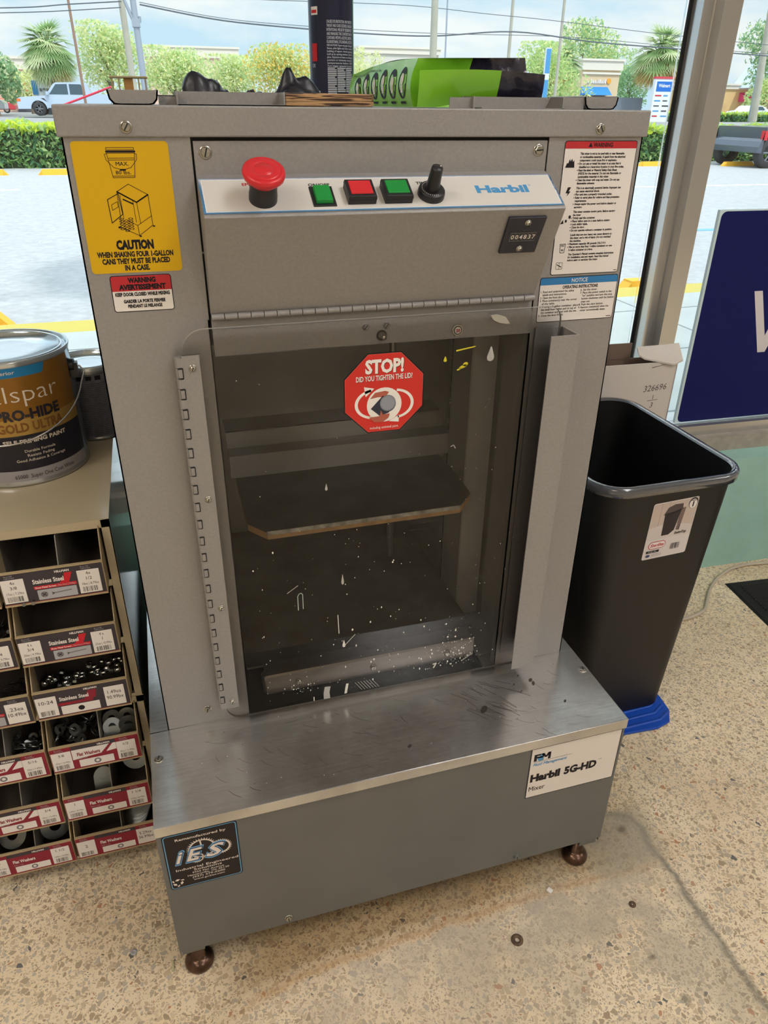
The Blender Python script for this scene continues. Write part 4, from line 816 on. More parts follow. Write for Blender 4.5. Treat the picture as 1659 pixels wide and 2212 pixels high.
def card(d, x0, z0, kind, left, right, style):
    w = .1275; h = .0480; dc = Decal(plane_fn((x0+.0006, .0575, z0+.0008), (1, 0, 0), (0, 0, 1)))
    base = CHAR if kind in ('screws', 'nuts') else MAR
    dc.rr(0, 0, w, h, .002, base); dc.layer().rect(0, 0, w, .0012, MAR); dc.layer()
    if kind == 'screws':
        dc.poly([(.039, .0195), (.092, .0195), (.092, .0245), (.039, .0245)], CR2); dc.poly([(.071, .0245), (.083, .0245), (.089, .0400), (.079, .0400), (.078, .0330)], CR2)
        dc.rr(.0420, .0025, .0910, .0180, .001, SLV); dc.layer(); dc.text('Stainless Steel', .0390, .0285, .0068, WHITE, w=.0385, bold=.03); dc.text('Sheet Metal Screws', .0405, .0207, .0028, WHITE, w=.026, bold=.02); dc.text('| Flat Head | Phillips', .0680, .0207, .0028, SLV, w=.0225)
        dc.ell(.0500, .0105, .0046, .0046, WSH, 20); dc.line([(.0610, .0105), (.0840, .0125)], .0016, WSH); dc.poly([(.0595, .0075), (.0595, .0135), (.0625, .0105)], WSH); dc.layer().line([(.0475, .0080), (.0525, .0130)], .0009, INK); dc.line([(.0475, .0130), (.0525, .0080)], .0009, INK)
    elif kind == 'nuts':
        dc.poly([(.030, .0195), (.078, .0195), (.078, .0245), (.030, .0245)], MAR); dc.poly([(.066, .0245), (.082, .0245), (.085, .0400), (.073, .0400)], MAR)
        dc.rr(.0330, .0025, .0860, .0180, .001, WHITE); dc.layer(); dc.text('Stainless Steel', .0330, .0285, .0068, WHITE, w=.0400, bold=.03); dc.text('Cap Nuts', .0340, .0205, .0028, CR2, w=.0130, bold=.02); dc.ell(.0600, .0098, .0045, .0045, INK, 16)
    elif style == 'white':
        dc.poly([(.030, .0195), (.094, .0265), (.094, .0400), (.030, .0400)], WHITE); dc.layer().poly([(.070, .0225), (.078, .0240), (.0900, .0400), (.0850, .0400)], MAR)
        dc.rr(.0380, .0030, .0880, .0175, .001, WHITE); dc.layer(); dc.text('Flat Washers', .0370, .0260, .0070, MAR, w=.0330, bold=.03); dc.text('ZINC | SAE', .0370, .0195, .0026, SLV, w=.0140)
        dc.ell(.0640, .0102, .0052, .0052, WSH, 24, rin=.5)
    else:
        dc.rr(.0380, .0030, .0900, .0165, .001, WHITE); dc.layer(); dc.text('Flat Washers', .0370, .0250, .0070, WHITE, w=.0330, bold=.03); dc.text('ZINC | USS', .0370, .0190, .0026, SLV, w=.0140)
        dc.ell(.0660, .0097, .0048, .0048, WSH, 24, rin=.5)
    dc.layer(); dc.rect(.030, .0400, .094, h-.0006, CHAR); dc.layer(); dc.text('HILLMAN', .0680, .0420, .0032, WHITE, w=.0180, bold=.045)
    for (a, b_, T) in ((.0010, .0290, left), (.0945, .1225, right)):
        if not T: continue
        dc.rr(a, .0035, b_, .0400, .0008, WHITE); dc.layer(); c_ = (a+b_)/2
        if kind != 'nuts' : dc.text('Box/'+('100' if kind == 'screws' else '50'), c_-.008, .0445, .0020, SLV, w=.010); dc.text('H823404', c_-.008, .0415, .0020, SLV, w=.012) if kind == 'screws' else dc.text('H270054', c_-.008, .0415, .0020, SLV, w=.012)
        if len(T) == 3 and kind == 'screws': dc.text(T[0], c_, .0325, .0050, INK, w=.0060, al='c'); dc.text(T[1], c_, .0245, .0050, INK, al='c', maxw=.012); dc.text(T[2], c_, .0165, .0038, INK, w=.0225, al='c'); dc.barcode(a+.004, .0055, b_-.005, .0135, INK, len(T[2])+ord(T[1][0]))
        elif len(T) == 3: dc.text(T[0], c_, .0310, .0052, INK, al='c', maxw=.016); dc.text(T[2], c_, .0175, .0032, INK, w=.0215, al='c'); dc.barcode(a+.004, .0055, b_-.005, .0145, INK, len(T[0])+3)
        elif len(T) == 2: dc.text(T[0], c_, .0260, .0068, INK, w=.0190, al='c'); dc.text(T[1], c_, .0160, .0068, INK, w=.0235, al='c')
        else: dc.text(T[0], c_, .0270 if len(T[0]) > 2 else .0240, .0066, INK, al='c', maxw=.020); dc.barcode(a+.004, .0055, b_-.005, .0145, INK, 5)
    dc.build('label_card', d)
XA, XB_ = -.1785, -.0490; XC, XD = -.3120, -.1830
rows = [(.5550, 'screws', ('4x', '3/8', '.17ea | 7.29bx'), ('4x', '1/2', '.18ea | 8.79bx'), 'a', ('4x', '1/4', '.16ea | 6.99bx'), ('4x', '3/8', '.17ea | 7.29bx')),
        (.4525, 'screws', ('4 x', '3/4', '.20ea | 9.79bx'), ('4 x', '1', '.22ea | 10.99bx'), 'a', ('4 x', '5/8', '.19ea | 8.99bx'), ('4 x', '3/4', '.20ea | 9.79bx')),
        (.3510, 'nuts', ('10-24',), ('1.49ea', '90.99bx'), 'a', ('10-24',), ('.23ea', '10.49bx')),
        (.2405, 'washers', ('3/8', '', '.27ea | 16.49bx'), ('1/2', '', '.45ea | 11.99bx'), 'white', ('1/4', '', '.15ea | 6.49bx'), ('5/16', '', '.20ea | 7.49bx')),
        (.1330, 'washers', ('1', '', '2.49ea | 30.99bx'), ('1 1/4', '', '3.59ea | 36.99bx'), 'maroon', ('5/8', '', '.75ea | 12.49bx'), ('3/4', '', '.95ea | 13.49bx')),
        (.0380, 'washers', ('2',), ('5.29ea', '36.99bx'), 'maroon', ('7/8', '', '2.19ea | 35.99bx'), ('1 1/2', '', '3.89ea | 36.99bx'))]
for i, (z, kind, l1, r1, st, l2, r2) in enumerate(rows):
    par = UP if i < 3 else LO
    d = drawer(par, XA, XB_, z, i not in (1, 2)); card(d, XA, z, kind, l1, r1, st)
    d = drawer(par, XC, XD, z, i in (3, 4, 5)); card(d, XC, z, 'screws' if i == 2 else kind, l2, r2, 'white' if i == 4 else st)
# loose hardware in the bins
WM = mat('zinc_washer', (134, 136, 134), .32, .9); rd = random.Random(5)
def washer_mesh(r, ri, t):
    b = MB(); b.lathe([(ri, 0), (r, 0), (r, t), (ri, t), (ri, 0)], WM, 28, smooth=False); o = b.build('flat_washer'); return o
def lay(src, loc, rot, label, cat, group, first=[None]):
    o = src if not src.get('label') else src.copy()
    if o is not src: COL.objects.link(o)
    o.location = loc; o.rotation_euler = rot; tag(o, label, cat, group); return o
w1 = washer_mesh(.0085, .0035, .0012)
for k in range(26): lay(w1, (-.168+rd.random()*.052, .082+rd.random()*.04, .2620+rd.random()*.016+.010*(k % 3)), (rd.uniform(.3, 1.2), rd.uniform(-.6, .6), rd.random()*6), 'small grey steel washer in the loose pile of the 3/8 bin', 'washer', 'small washers in the 3/8 bin')
w2 = washer_mesh(.0140, .0055, .0018)
for k in range(8): lay(w2, (-.090+(k % 2)*.024, .082+.008*(k//2), .2560+.010*(k//2)), (1.1+rd.uniform(-.3, .2), rd.uniform(-.3, .3), rd.uniform(-.3, .3)), 'large grey steel washer standing in the 1/2 bin', 'washer', 'large washers in the 1/2 bin')
w3 = washer_mesh(.0070, .0030, .0011)
for k in range(26): lay(w3, (-.236+rd.random()*.044, .082+rd.random()*.04, .2600+rd.random()*.018), (rd.uniform(.2, 1.2), rd.uniform(-.6, .6), rd.random()*6), 'small dark steel washer in the loose pile of the 5/16 bin', 'washer', 'small washers in the 5/16 bin')
w4 = washer_mesh(.0150, .0060, .0022)
for k in range(5): lay(w4, (-.122, .10+.002*k, .1500+.0035*k), (.9, 0, .1), 'steel washer in the short stack of the 1 inch bin', 'washer', 'stacked washers in the 1 inch bin')
w5 = washer_mesh(.0230, .0090, .0026)
lay(w5, (-.068, .125, .1790), (1.0, 0, -.2), 'wide steel washer leaning at the back of the 1 1/4 bin', 'washer', None)
for k in range(4): lay(w5, (-.088+.003*k, .105+.004*k, .0600+.0055*k), (.5+.05*k, 0, -.2), 'wide steel washer in the tilted stack of the 2 inch bin', 'washer', 'wide washers in the 2 inch bin')
for k in range(2): lay(w5, (-.213-.065*k, .105, .0780), (1.05-.2*k, .1*k, .3-.7*k), 'wide speckled washer leaning in the 1 1/2 bin, '+('right one' if k == 0 else 'left one'), 'washer', None)
b = MB(); b.lathe([(0, 0), (.0046, 0), (.0046, .0030)], WM, 6, smooth=False); b.lathe([(.0042, .003), (.0036, .0056), (.0018, .0072), (0, .0075)], CHROME, 14); nut = b.build('cap_nut')
for k in range(34):
    u = (k % 17)/16; lay(nut, (-.166+u*.108, .084+rd.random()*.030, .3780+(.003 if u < .4 else .012)+rd.random()*.006), (rd.uniform(-1, 1), rd.uniform(-1, 1), rd.random()*6), 'shiny steel cap nut in the loose row of the 10-24 bin', 'nut', 'cap nuts in the 10-24 bin')
b = MB(); b.lathe([(.0028, .014), (.0008, .0125), (.0009, .001), (0, 0)], mat('dark_steel_screw', (70, 66, 64), .35, .9), 8); b.lathe([(0, .014), (.0028, .014)], WM, 8, smooth=False); sc = b.build('sheet_metal_screw')
for k in range(30): lay(sc, (-.232+rd.random()*.040, .086+rd.random()*.04, .4740+rd.random()*.010), (rd.uniform(1, 2.1), rd.uniform(-.4, .4), rd.random()*6), 'tiny dark screw in the loose pile of the left 4 x 3/4 bin', 'screw', 'screws in the left 4 x 3/4 bin')
for k in range(30): lay(sc, (-.232+rd.random()*.040, .086+rd.random()*.04, .3740+rd.random()*.010), (rd.uniform(1.2, 1.9), rd.uniform(-.2, .2), rd.uniform(1.2, 1.9)), 'dark screw lying flat in the bin left of the cap nuts', 'screw', 'screws in the bin left of the cap nuts')
lay(sc, (-.092, .070, .4600), (.3, .2, 0), 'single screw standing in the nearly empty 4 x 1 bin', 'screw', None)
for k in range(7): lay(sc, (-.168+k*.012, .064, .5580), (1.5, .2, rd.random()*3), 'tiny screw tip showing over the front of the 4x 3/8 bin', 'screw', 'screws in the 4x 3/8 bin')

# ================================================================== PAINT CANS
LIDM = mat('can_lid_metal', (205, 214, 222), .2, 1.0, bump=(22, .5))
def paint_can(name, label, c, R, H, body):
    t = thing(name, label, 'paint can', c); b = MB()
    b.lathe([(0, .002), (R*.95, .002), (R, 0), (R, .0035), (R*.985, .006), (R*.985, H-.008), (R, H-.006), (R, H)], body, 72); b.build('can_body', t)
    b = MB(); b.lathe([(R, H-.006), (R*1.01, H-.001), (R*1.0, H+.001), (R*.975, H+.0005), (R*.96, H-.004), (R*.93, H-.006), (R*.915, H-.001), (R*.895, H+.0005), (R*.875, H-.001), (R*.86, H-.006), (R*.5, H-.0055), (0, H-.0058)], LIDM, 72); b.build('can_lid', t); return t
CC = (-.160, .315, .6492); R_ = .0925; H_ = .183
P1 = paint_can('paint_can', 'big gold and black gallon paint can with wire handle on the bin cabinet', CC, R_, H_, SILV)
a0 = -PI/2-.055; GOLD = mat('label_gold', (150, 104, 32), .35, .35, noise=(3, .18)); GOLD2 = mat('label_gold_light', (178, 142, 70), .35, .35); NAVY = mat('label_navy_black', (26, 24, 38), .35); CBL = flat('label_blue_band', (38, 128, 182)); CRM = flat('label_cream', (226, 214, 200)); BRW = flat('label_brown', (132, 88, 40)); GREY = flat('label_grey', (160, 156, 160))
dc = Decal(cyl_fn((0, 0, 0), R_*.985, a0)); HW = R_*1.36
for (z0, z1, m_) in ((.008, .0250, GREY), (.0250, .0780, NAVY), (.0780, .1020, GOLD2), (.1020, .1770, GOLD)): dc.rect(-HW, z0, HW, z1, m_, 40)
dc.layer().rect(-HW, .1620, .0700, .1780, CBL, 30); dc.poly([(.0695, .1620), (.0695, .1780), (.0760, .1780), (.0720, .1655), (.0705, .1630)], CBL)
dc.layer(); dc.text('flat | exterior', .0330, .1668, .0052, CRM, w=.050, al='r', bold=.01); dc.text('valspar', .0880, .1270, .0250, CRM, w=.1130, al='r', bold=-.012)
dc.text('PRO-HIDE', .0850, .1010, .0150, NAVY, w=.0900, al='r', bold=.045); dc.text('GOLD ULTRA', .0870, .0835, .0130, BRW, w=.0930, al='r', bold=.04); dc.text('SELF-PRIMING PAINT', .0870, .0660, .0060, CRM, w=.0900, al='r', bold=.04)
for t_, z_, w_ in (('Durable Formula', .0520, .0430), ('Resists Fading', .0450, .0380), ('Good Adhesion & Coverage', .0380, .0700)): dc.text(t_, .0440, z_, .0042, CRM, w=w_, al='c', bold=.008)
dc.text('1 GAL. 3.78 L', -.0350, .0125, .0055, INK, w=.048, al='r'); dc.text('65000  Super One Coat White', .0900, .0125, .0062, INK, w=.0880, al='r')
for k in range(14): dc.line([(-.10+k*.012, .076), (-.10+k*.012+.030, .028)], .0003, flat('label_stripe', (66, 62, 78)))
for k in range(9): dc.line([(.10-k*.012, .076), (.10-k*.012-.030, .028)], .0003, flat('label_stripe', (66, 62, 78)))
dc.build('can_label', P1)
WIRE = mat('handle_wire', (190, 192, 196), .25, 1.0); b = MB(); ea = -.10
e1 = Vector((cos(ea), sin(ea), 0)); 
for s in (1, -1): b = MB(); b.cyl(e1*s*R_*.98+Vector((0, 0, H_-.032)), .009, .006, BLACK, e1*s, 14); b.box((e1.x*s*R_*1.03-.006, e1.y*s*R_*1.03-.006, H_-.05), (e1.x*s*R_*1.03+.006, e1.y*s*R_*1.03+.006, H_-.028), BLACK); b.build('handle_ear', P1)
pts = []; f1 = Vector((-e1.y, e1.x, 0))*-1
pts += [e1*(R_*1.03)+Vector((0, 0, H_-.034)), e1*(R_*1.12)+Vector((0, 0, H_-.034)), e1*(R_*1.18)+Vector((0, 0, H_-.042))]
for k in range(1, 28):
    a = PI*k/28; ax = cos(a); dp = sin(a); rr_ = R_*1.16 if abs(ax) > .75 else R_*1.06; p = e1*ax*R_*1.14+f1*dp*R_*1.075; q = Vector((p.x, p.y, 0)); 
    if q.length < R_*1.02: q = q.normalized()*R_*1.02
    pts.append(Vector((q.x, q.y, H_-.042-.072*sin(a)**.8)))
pts += [-e1*(R_*1.12)+Vector((0, 0, H_-.034)), -e1*(R_*1.03)+Vector((0, 0, H_-.034))]
mb = MB(); mb.tube(pts, .0014, WIRE, 8); mb.build('wire_handle', P1)
CLG = mat('can_grey_label', (112, 112, 122), .5, noise=(160, .3))
P2_ = paint_can('paint_can', 'smaller grey labelled paint can behind the big gold one', (-.0570, .4250, .6492), .0540, .1230, SILV)
b = MB(); b.lathe([(.0537, .006), (.0537, .112)], CLG, 40); b.build('can_label', P2_)
dc = Decal(cyl_fn((0, 0, 0), .0538, -PI/2-.9)); 
for k in range(28): dc.rect(0, .010+k*.0032, .075, .0112+k*.0032, flat('print_line', (88, 88, 98)), 8)
for k in range(5): dc.rect(.004+k*.014, .103, .013+k*.014, .110, INK, 2)
dc.build('label_print', P2_)
# galvanised sheet leaning between the cabinets and the wall, with a black cord
GALV = mat('galvanised_sheet', (150, 160, 172), .5, .5, noise=(25, .15)); mb = MB(); vs = [(-.34, .46, 0), (-.045, .46, 0), (-.03, .615, .268), (-.34, .635, .268)]
mb.add(vs+[(x, y+.002, z) for x, y, z in vs], [(0, 1, 2, 3), (7, 6, 5, 4), (0, 4, 5, 1), (1, 5, 6, 2), (2, 6, 7, 3), (3, 7, 4, 0)], GALV)
tag(mb.build('metal_sheet'), 'pale scuffed metal sheet leaning on the wall behind the bin cabinets', 'metal sheet')
mb = MB(); mb.tube([(-.020, .475, .006), (-.018, .50, .075), (-.014, .545, .155), (-.010, .57, .215)], .005, RUBBER, 10)
tag(mb.build('power_cord'), 'thick black cord running up between the bin cabinet and mixer', 'cord')

# ================================================================== RIGHT SIDE THINGS
BP = mat('basket_black', (13, 12, 14), .5, bump=(500, .08)); BK = thing('wastebasket', 'tall open black plastic wastebasket beside the mixer', 'wastebasket', (0, 0, 0))
def rr3(x0, y0, x1, y1, r, z, n=8): return [(x, y, z) for x, y in rrect(x0, y0, x1, y1, r, n)]
zr = .575; X0, Y0, X1, Y1 = .742, .098, 1.050, .515
mb = MB(); ins = .0135
mb.loft([rr3(.790, .128, 1.000, .480, .028, .012), rr3(X0+.012, Y0+.012, X1-.012, Y1-.012, .050, zr-.03), rr3(X0+.007, Y0+.007, X1-.007, Y1-.007, .055, zr-.018)], BP, cap0=True)
mb.loft([rr3(X0+ins, Y0+ins, X1-ins, Y1-ins, .048, zr-.004), rr3(.796, .134, .994, .474, .024, .016)], BP, cap1=True)
mb.build('basket_body', BK)
mb = MB(); mb.loft([rr3(X0+.007, Y0+.007, X1-.007, Y1-.007, .055, zr-.018), rr3(X0, Y0, X1, Y1, .062, zr-.018), rr3(X0-.0005, Y0-.0005, X1+.0005, Y1+.0005, .062, zr-.005), rr3(X0+.003, Y0+.003, X1-.003, Y1-.003, .059, zr), rr3(X0+.009, Y0+.009, X1-.009, Y1-.009, .053, zr), rr3(X0+ins, Y0+ins, X1-ins, Y1-ins, .048, zr-.004)], mat('rim_window_sheen', (66, 70, 80), .2, spec=1.0, coat=1)); mb.build('rim', BK)  # lighter blue-grey puts the window's sheen into the rim colour
Vb = Vector((0, .0178, -.533)).normalized(); ob = Vector((.8588, .1115, .5310)); skx = .0005
dc = Decal(plane_fn(ob+Vector((0, -.0012, 0)), (1, 0, .045), -Vb)); w_, h_ = .0935, .1205
dc.rr(0, -h_, w_, 0, .004, flat('sticker_paper', (212, 204, 202))); dc.layer().rect(.001, -.078, w_-.001, -.002, flat('photo_wall', (196, 180, 170))); dc.layer()
dc.poly([(.001, -.078), (.001, -.052), (.040, -.046), (w_-.001, -.058), (w_-.001, -.078)], flat('photo_floor', (206, 196, 192))); dc.line([(.018, -.002), (.018, -.048)], .0008, flat('photo_line', (150, 134, 128))); dc.line([(.034, -.002), (.034, -.020)], .0006, flat('photo_line', (0, 0, 0))); dc.poly([(.060, -.018), (.070, -.018), (.066, -.066), (.058, -.064)], flat('photo_shadow', (124, 104, 98)))
dc.layer(); PB = flat('photo_bin', (52, 46, 46)); PB2 = flat('photo_bin_light', (86, 74, 72)); dc.poly([(.028, -.026), (.061, -.020), (.055, -.064), (.045, -.072), (.030, -.072)], PB); dc.poly([(.026, -.026), (.032, -.013), (.045, -.008), (.062, -.009), (.063, -.019), (.048, -.025)], PB2); dc.line([(.026, -.027), (.047, -.026), (.063, -.020)], .0016, PB)
dc.ell(.0830, -.0120, .0095, .0115, PB, 20); dc.layer(); dc.ell(.0830, -.0135, .0080, .0095, WHITE, 20); dc.layer().text('1', .0830, -.0190, .0100, INK, al='c', bold=.05); dc.rect(.0785, -.0075, .0875, -.0060, INK)
CRD = flat('logo_crimson', (186, 44, 70)); dc.rr(.008, -.0985, .0440, -.0825, .0078, CRD); dc.layer().rr(.0092, -.0973, .0428, -.0837, .0066, WHITE); dc.layer().text('Sterilite', .0260, -.0935, .0068, CRD, w=.029, al='c', it=.35, bold=.03)
dc.text('SwingTop', .0700, -.0735, .0058, PB, w=.0250, al='c', bold=.03, it=.2); dc.rect(.006, -.1065, .0330, -.1015, INK); dc.layer().text('10 Gal / 38 L', .0195, -.1050, .0024, WHITE, w=.018, al='c'); dc.barcode(.0560, -.1060, .0760, -.0930, INK, 8); dc.ell(.0110, -.1125, .0045, .0030, flat('flag_blue', (60, 66, 110)), 12)
for k in range(3): dc.rect(.018, -.1145+k*.0022, .040, -.1138+k*.0022, GREY)
dc.build('basket_sticker', BK)
BLU = mat('blue_plastic', (20, 74, 178), .32); dp_ = thing('dustpan', 'blue ridged plastic dustpan trapped under the wastebasket', 'dustpan', (0, 0, 0))
mb = MB(); pan = [(.800, .080), (.955, .070), (.990, .080), (1.010, .110), (1.015, .150), (1.005, .33), (.800, .33)]
mb.prism(pan, 'z', .001, .0060, BLU); mb.build('pan_base', dp_, bevel=.002)
mb = MB()
for k in range(5): yy = .092+k*.020; mb.tube([(.80, yy-.006, .0065), (.972, yy-.004, .0070), (1.002-.002*k, yy+.012, .0072)], .0040, BLU, 8)
mb.build('pan_ridges', dp_)
WB = mat('white_cardboard', (206, 198, 192), .8, noise=(5, .05)); BRC = mat('brown_cardboard', (118, 98, 86), .85)
BX = thing('cardboard_box', 'worn open white cardboard box with handwritten number against the wall', 'box', (0, .6437, 0), WROT)
x0, x1, y0, y1, z1 = .80, 1.185, -.066, -.008, .640; t_ = .003
mb = MB(); mb.box((x0, y0, 0), (x1, y0+t_, z1), WB); mb.box((x1-t_, y0, 0), (x1, y1, z1-.01), WB); mb.box((x0, y0, 0), (x0+t_, y1, z1), WB); mb.box((x0, y1-t_, 0), (x1, y1, z1-.004), BRC); mb.box((x0, y0, 0), (x1, y1, .003), BRC); mb.build('box_body', BX)
mb = MB(); fl = [(1.085, -.058, .657), (1.100, -.062, .648), (1.170, -.074, .634), (1.195, -.068, .640), (1.203, -.030, .668), (1.160, -.030, .666), (1.120, -.032, .664), (1.090, -.040, .668)]
mb.add(fl+[(x, y, z+.0035) for x, y, z in fl], [tuple(range(8))[::-1], tuple(range(8, 16))]+[(i, (i+1) % 8, 8+(i+1) % 8, 8+i) for i in range(8)], WB); mb.add([(1.120, -.0665, .6300), (1.175, -.0665, .6390), (1.120, -.0665, .6285)], [(0, 1, 2)], INK)
mb.build('torn_flap', BX)
MB().box((x0, y1-.004, z1-.004), (1.095, y1-.001, .672), BRC).build('back_flap', BX)
PEN = flat('pen_grey', (92, 86, 86)); dc = Decal(plane_fn((0, y0, 0), (1, 0, 0), (0, 0, 1))); dc.text('326696', 1.138, .5740, .0150, PEN, w=.058, al='c', it=.2, rot=.06); dc.text('1', 1.137, .5530, .0110, PEN, al='c'); dc.line([(1.124, .5500), (1.150, .5520)], .0012, PEN); dc.text('3', 1.136, .5330, .0130, PEN, al='c', it=.2)
dc.build('handwriting', BX)
SG = thing('window_sign', 'deep blue sign panel with a big white letter in the right window', 'sign', (0, .6437, 0), WROT)
SB = mat('sign_blue', (10, 20, 88), .5, spec=.2); SE = mat('sign_edge', (206, 226, 232), .3)
MB().box((1.3440, .112, .4055), (2.62, .121, .9360), SE).build('sign_panel', SG)
dc = Decal(plane_fn((0, .112, 0), (1, 0, 0), (0, 0, 1))); dc.rr(1.3500, .4070, 2.6150, .9330, .014, SB); dc.layer()
wx = 1.4919; dc.poly([(wx, .7450), (wx+.0240, .7450), (wx+.0640, .6300), (wx+.1040, .7450), (wx+.1260, .7450), (wx+.1660, .6300), (wx+.2060, .7450), (wx+.2300, .7450), (wx+.1800, .5860), (wx+.1530, .5860), (wx+.1150, .6950), (wx+.0770, .5860), (wx+.0548, .5860)], flat('sign_letter', (214, 208, 212)))
dc.build('sign_print', SG)
mb = MB(); mt = [(1.4569, .4868), (2.30, .40), (2.16, -.32), (1.255, -.0)]; mt = [(1.4569, .4868), (2.3, .408), (2.1, -.70), (1.32, -.72)]
MT = thing('floor_mat', 'black ribbed rubber floor mat near the right wall', 'floor mat', (0, 0, 0))
e1_ = (Vector((1.5912, .4745, 0))-Vector((1.4569, .4868, 0))).normalized(); mp0 = Vector((1.4569, .4868, 0)); e2_ = Vector((1.435, .2969, 0))-mp0; e2_ = (e2_-e1_*0).normalized()
q = lambda a, b_, z: tuple(mp0+e1_*a+e2_*b_+Vector((0, 0, z)))
mb = MB(); mb.add([q(0, 0, 0), q(.8, 0, 0), q(.8, .6, 0), q(0, .6, 0), q(.006, .006, .005), q(.8, .006, .005), q(.8, .594, .005), q(.006, .594, .005)], [(0, 3, 2, 1), (4, 5, 6, 7), (0, 1, 5, 4), (1, 2, 6, 5), (2, 3, 7, 6), (3, 0, 4, 7)], RUBBER); mb.build('mat_body', MT)
mb = MB()
for k in range(56): b0 = .024+k*.010; mb.add([q(.03, b0, .005), q(.78, b0, .005), q(.78, b0+.006, .005), q(.03, b0+.006, .005), q(.031, b0+.002, .0085), q(.78, b0+.002, .0085), q(.78, b0+.004, .0085), q(.031, b0+.004, .0085)], [(4, 5, 6, 7), (0, 1, 5, 4), (1, 2, 6, 5), (2, 3, 7, 6), (3, 0, 4, 7)], RUBBER)
mb.build('mat_ribs', MT)
def smooth_path(P, n=8):
    P = [Vector(p) for p in P]; out = []
    for i in range(len(P)-1):
        a, b_, c, d = P[max(i-1, 0)], P[i], P[i+1], P[min(i+2, len(P)-1)]
        for k in range(n): t = k/n; out.append(.5*((2*b_)+(c-a)*t+(2*a-5*b_+4*c-d)*t*t+(3*b_-a-3*c+d)*t**3))
    return out+[P[-1]]
mb = MB(); mb.tube(smooth_path([(2.3, .50, .005), (1.75, .525, .005), (1.5701, .545, .005), (1.477, .523, .005), (1.4008, .4746, .005), (1.349, .4232, .005), (1.3118, .3916, .005), (1.2363, .3766, .005), (1.12, .40, .005), (1.08, .54, .005)]), .0045, mat('beige_cord', (188, 176, 158), .55), 10)
tag(mb.build('extension_cord'), 'beige electrical cord curving over the floor right of the wastebasket', 'cord')
# litter on the floor
RUSTW = mat('rusty_washer', (96, 76, 62), .7, .3, noise=(200, .4))
b = MB(); b.lathe([(.0035, 0), (.0095, 0), (.0095, .0016), (.0070, .0022), (.0035, .0016), (.0035, 0)], RUSTW, 24); o = b.build('flat_washer'); o.location = (.4754, -.2522, 0); tag(o, 'rusty brown washer lying on the floor before the mixer', 'washer')
b = MB(); b.lathe([(.0015, 0), (.0058, 0), (.0058, .0012), (.0015, .0012), (.0015, 0)], RUSTW, 20); o = b.build('flat_washer'); o.location = (.6827, -.2519, 0); tag(o, 'tiny dark washer on the floor right of the rusty one', 'washer')
b = MB(); b.lathe([(.0015, 0), (.0050, 0), (.0050, .0008), (.0015, .0008), (.0015, 0)], SLV, 20); o = b.build('flat_washer'); o.location = (-.0985, -.103, 0); tag(o, 'tiny pale ring on the floor below the bin cabinets', 'washer')
b = MB(); b.box((-.004, -.0045, 0), (.004, .0045, .004), WHITE); o = b.build('paper_scrap', bevel=.001); o.location = (.5633, -.1924, 0); o.rotation_euler = (0, 0, .5); tag(o, 'little white scrap on the stained floor at the mixer front', 'scrap')
b = MB(); b.cyl((0, 0, .0018), .0018, .0160, mat('plastic_plug', (196, 190, 150), .6), (.05, 1, 0), 10); o = b.build('plastic_pin'); o.location = (-.0420, -.1500, 0); tag(o, 'short pale plastic pin beside the left front mixer foot', 'pin')

# ================================================================== OUTDOORS
ZG = -.12
SIDEW = mat('sidewalk_concrete', (214, 214, 210), .85, noise=(3, .06)); ASPH = mat('bleached_asphalt', (172, 172, 174), .9, noise=(14, .12), bump=(40, .5)); CURBY = mat('curb_yellow', (232, 206, 96), .7); ROADM = mat('road_far', (150, 148, 148), .9, noise=(.4, .05))
tag(MB().box((-40, .9, -.3), (60, 3.62, 0), SIDEW).build('ground_sidewalk'), kind='structure')
mb = MB(); mb.box((-40, 3.62, -.3), (60, 3.88, 0), CURBY); tag(mb.build('trim_curb'), kind='structure')
JM = flat('joint_dark', (150, 152, 152)); mb = MB()
for y in (1.65, 2.45, 3.25): mb.box((-6, y, .0002), (9, y+.012, .0012), JM)
for x in (-4, -2.6, -1.2, .2, 1.6, 3.05, 4.4, 5.8): mb.box((x, .95, .0002), (x+.012, 3.6, .0012), JM)
tag(mb.build('trim_joints'), kind='structure')
tag(MB().box((-60, 3.88, -.5), (90, 20, ZG), ASPH).build('ground_parking'), kind='structure')
mb = MB(); mb.add([(-90, 19.9, ZG), (130, 19.9, ZG), (130, 30, .42), (-90, 30, .42), (130, 120, .62), (-90, 120, .62)], [(0, 1, 2, 3), (3, 2, 4, 5)], ROADM)
tag(mb.build('ground_road'), kind='structure')
tag(MB().box((-60, 19.75, -.3), (90, 20.1, .03), mat('pale_kerb', (226, 218, 206), .8)).build('trim_kerb'), kind='structure')
LW = flat('lot_line_white', (232, 232, 234)); LB = flat('lot_line_blue', (110, 170, 220)); mb = MB()
mb.box((-6, 12.2, ZG+.001), (-1.6, 12.35, ZG+.004), LW, rot=Matrix.Rotation(.5, 3, 'Z')); mb.box((8.5, 11.7, ZG+.001), (16, 11.85, ZG+.004), LW)
mb.box((5.9, 6.80, ZG+.001), (9.0, 6.92, ZG+.004), LB, rot=Matrix.Rotation(-.08, 3, 'Z')); tag(mb.build('trim_lot_lines'), kind='structure')
YST = mat('stop_yellow', (240, 176, 40), .6)
def wheel_stop(loc, L, label, group=None):
    mb = MB(); mb.prism([(-.08, 0), (.08, 0), (.055, .10), (-.055, .10)], 'x', -L/2+.08, L/2-.08, YST)
    for s in (-1, 1): mb.prism([(s*(L/2-.09), 0), (s*(L/2), 0), (s*(L/2-.09), .10)], 'y', -.06, .06, YST)
    o = mb.build('wheel_stop', recalc=True); o.location = loc; return tag(o, label, 'wheel stop', group)
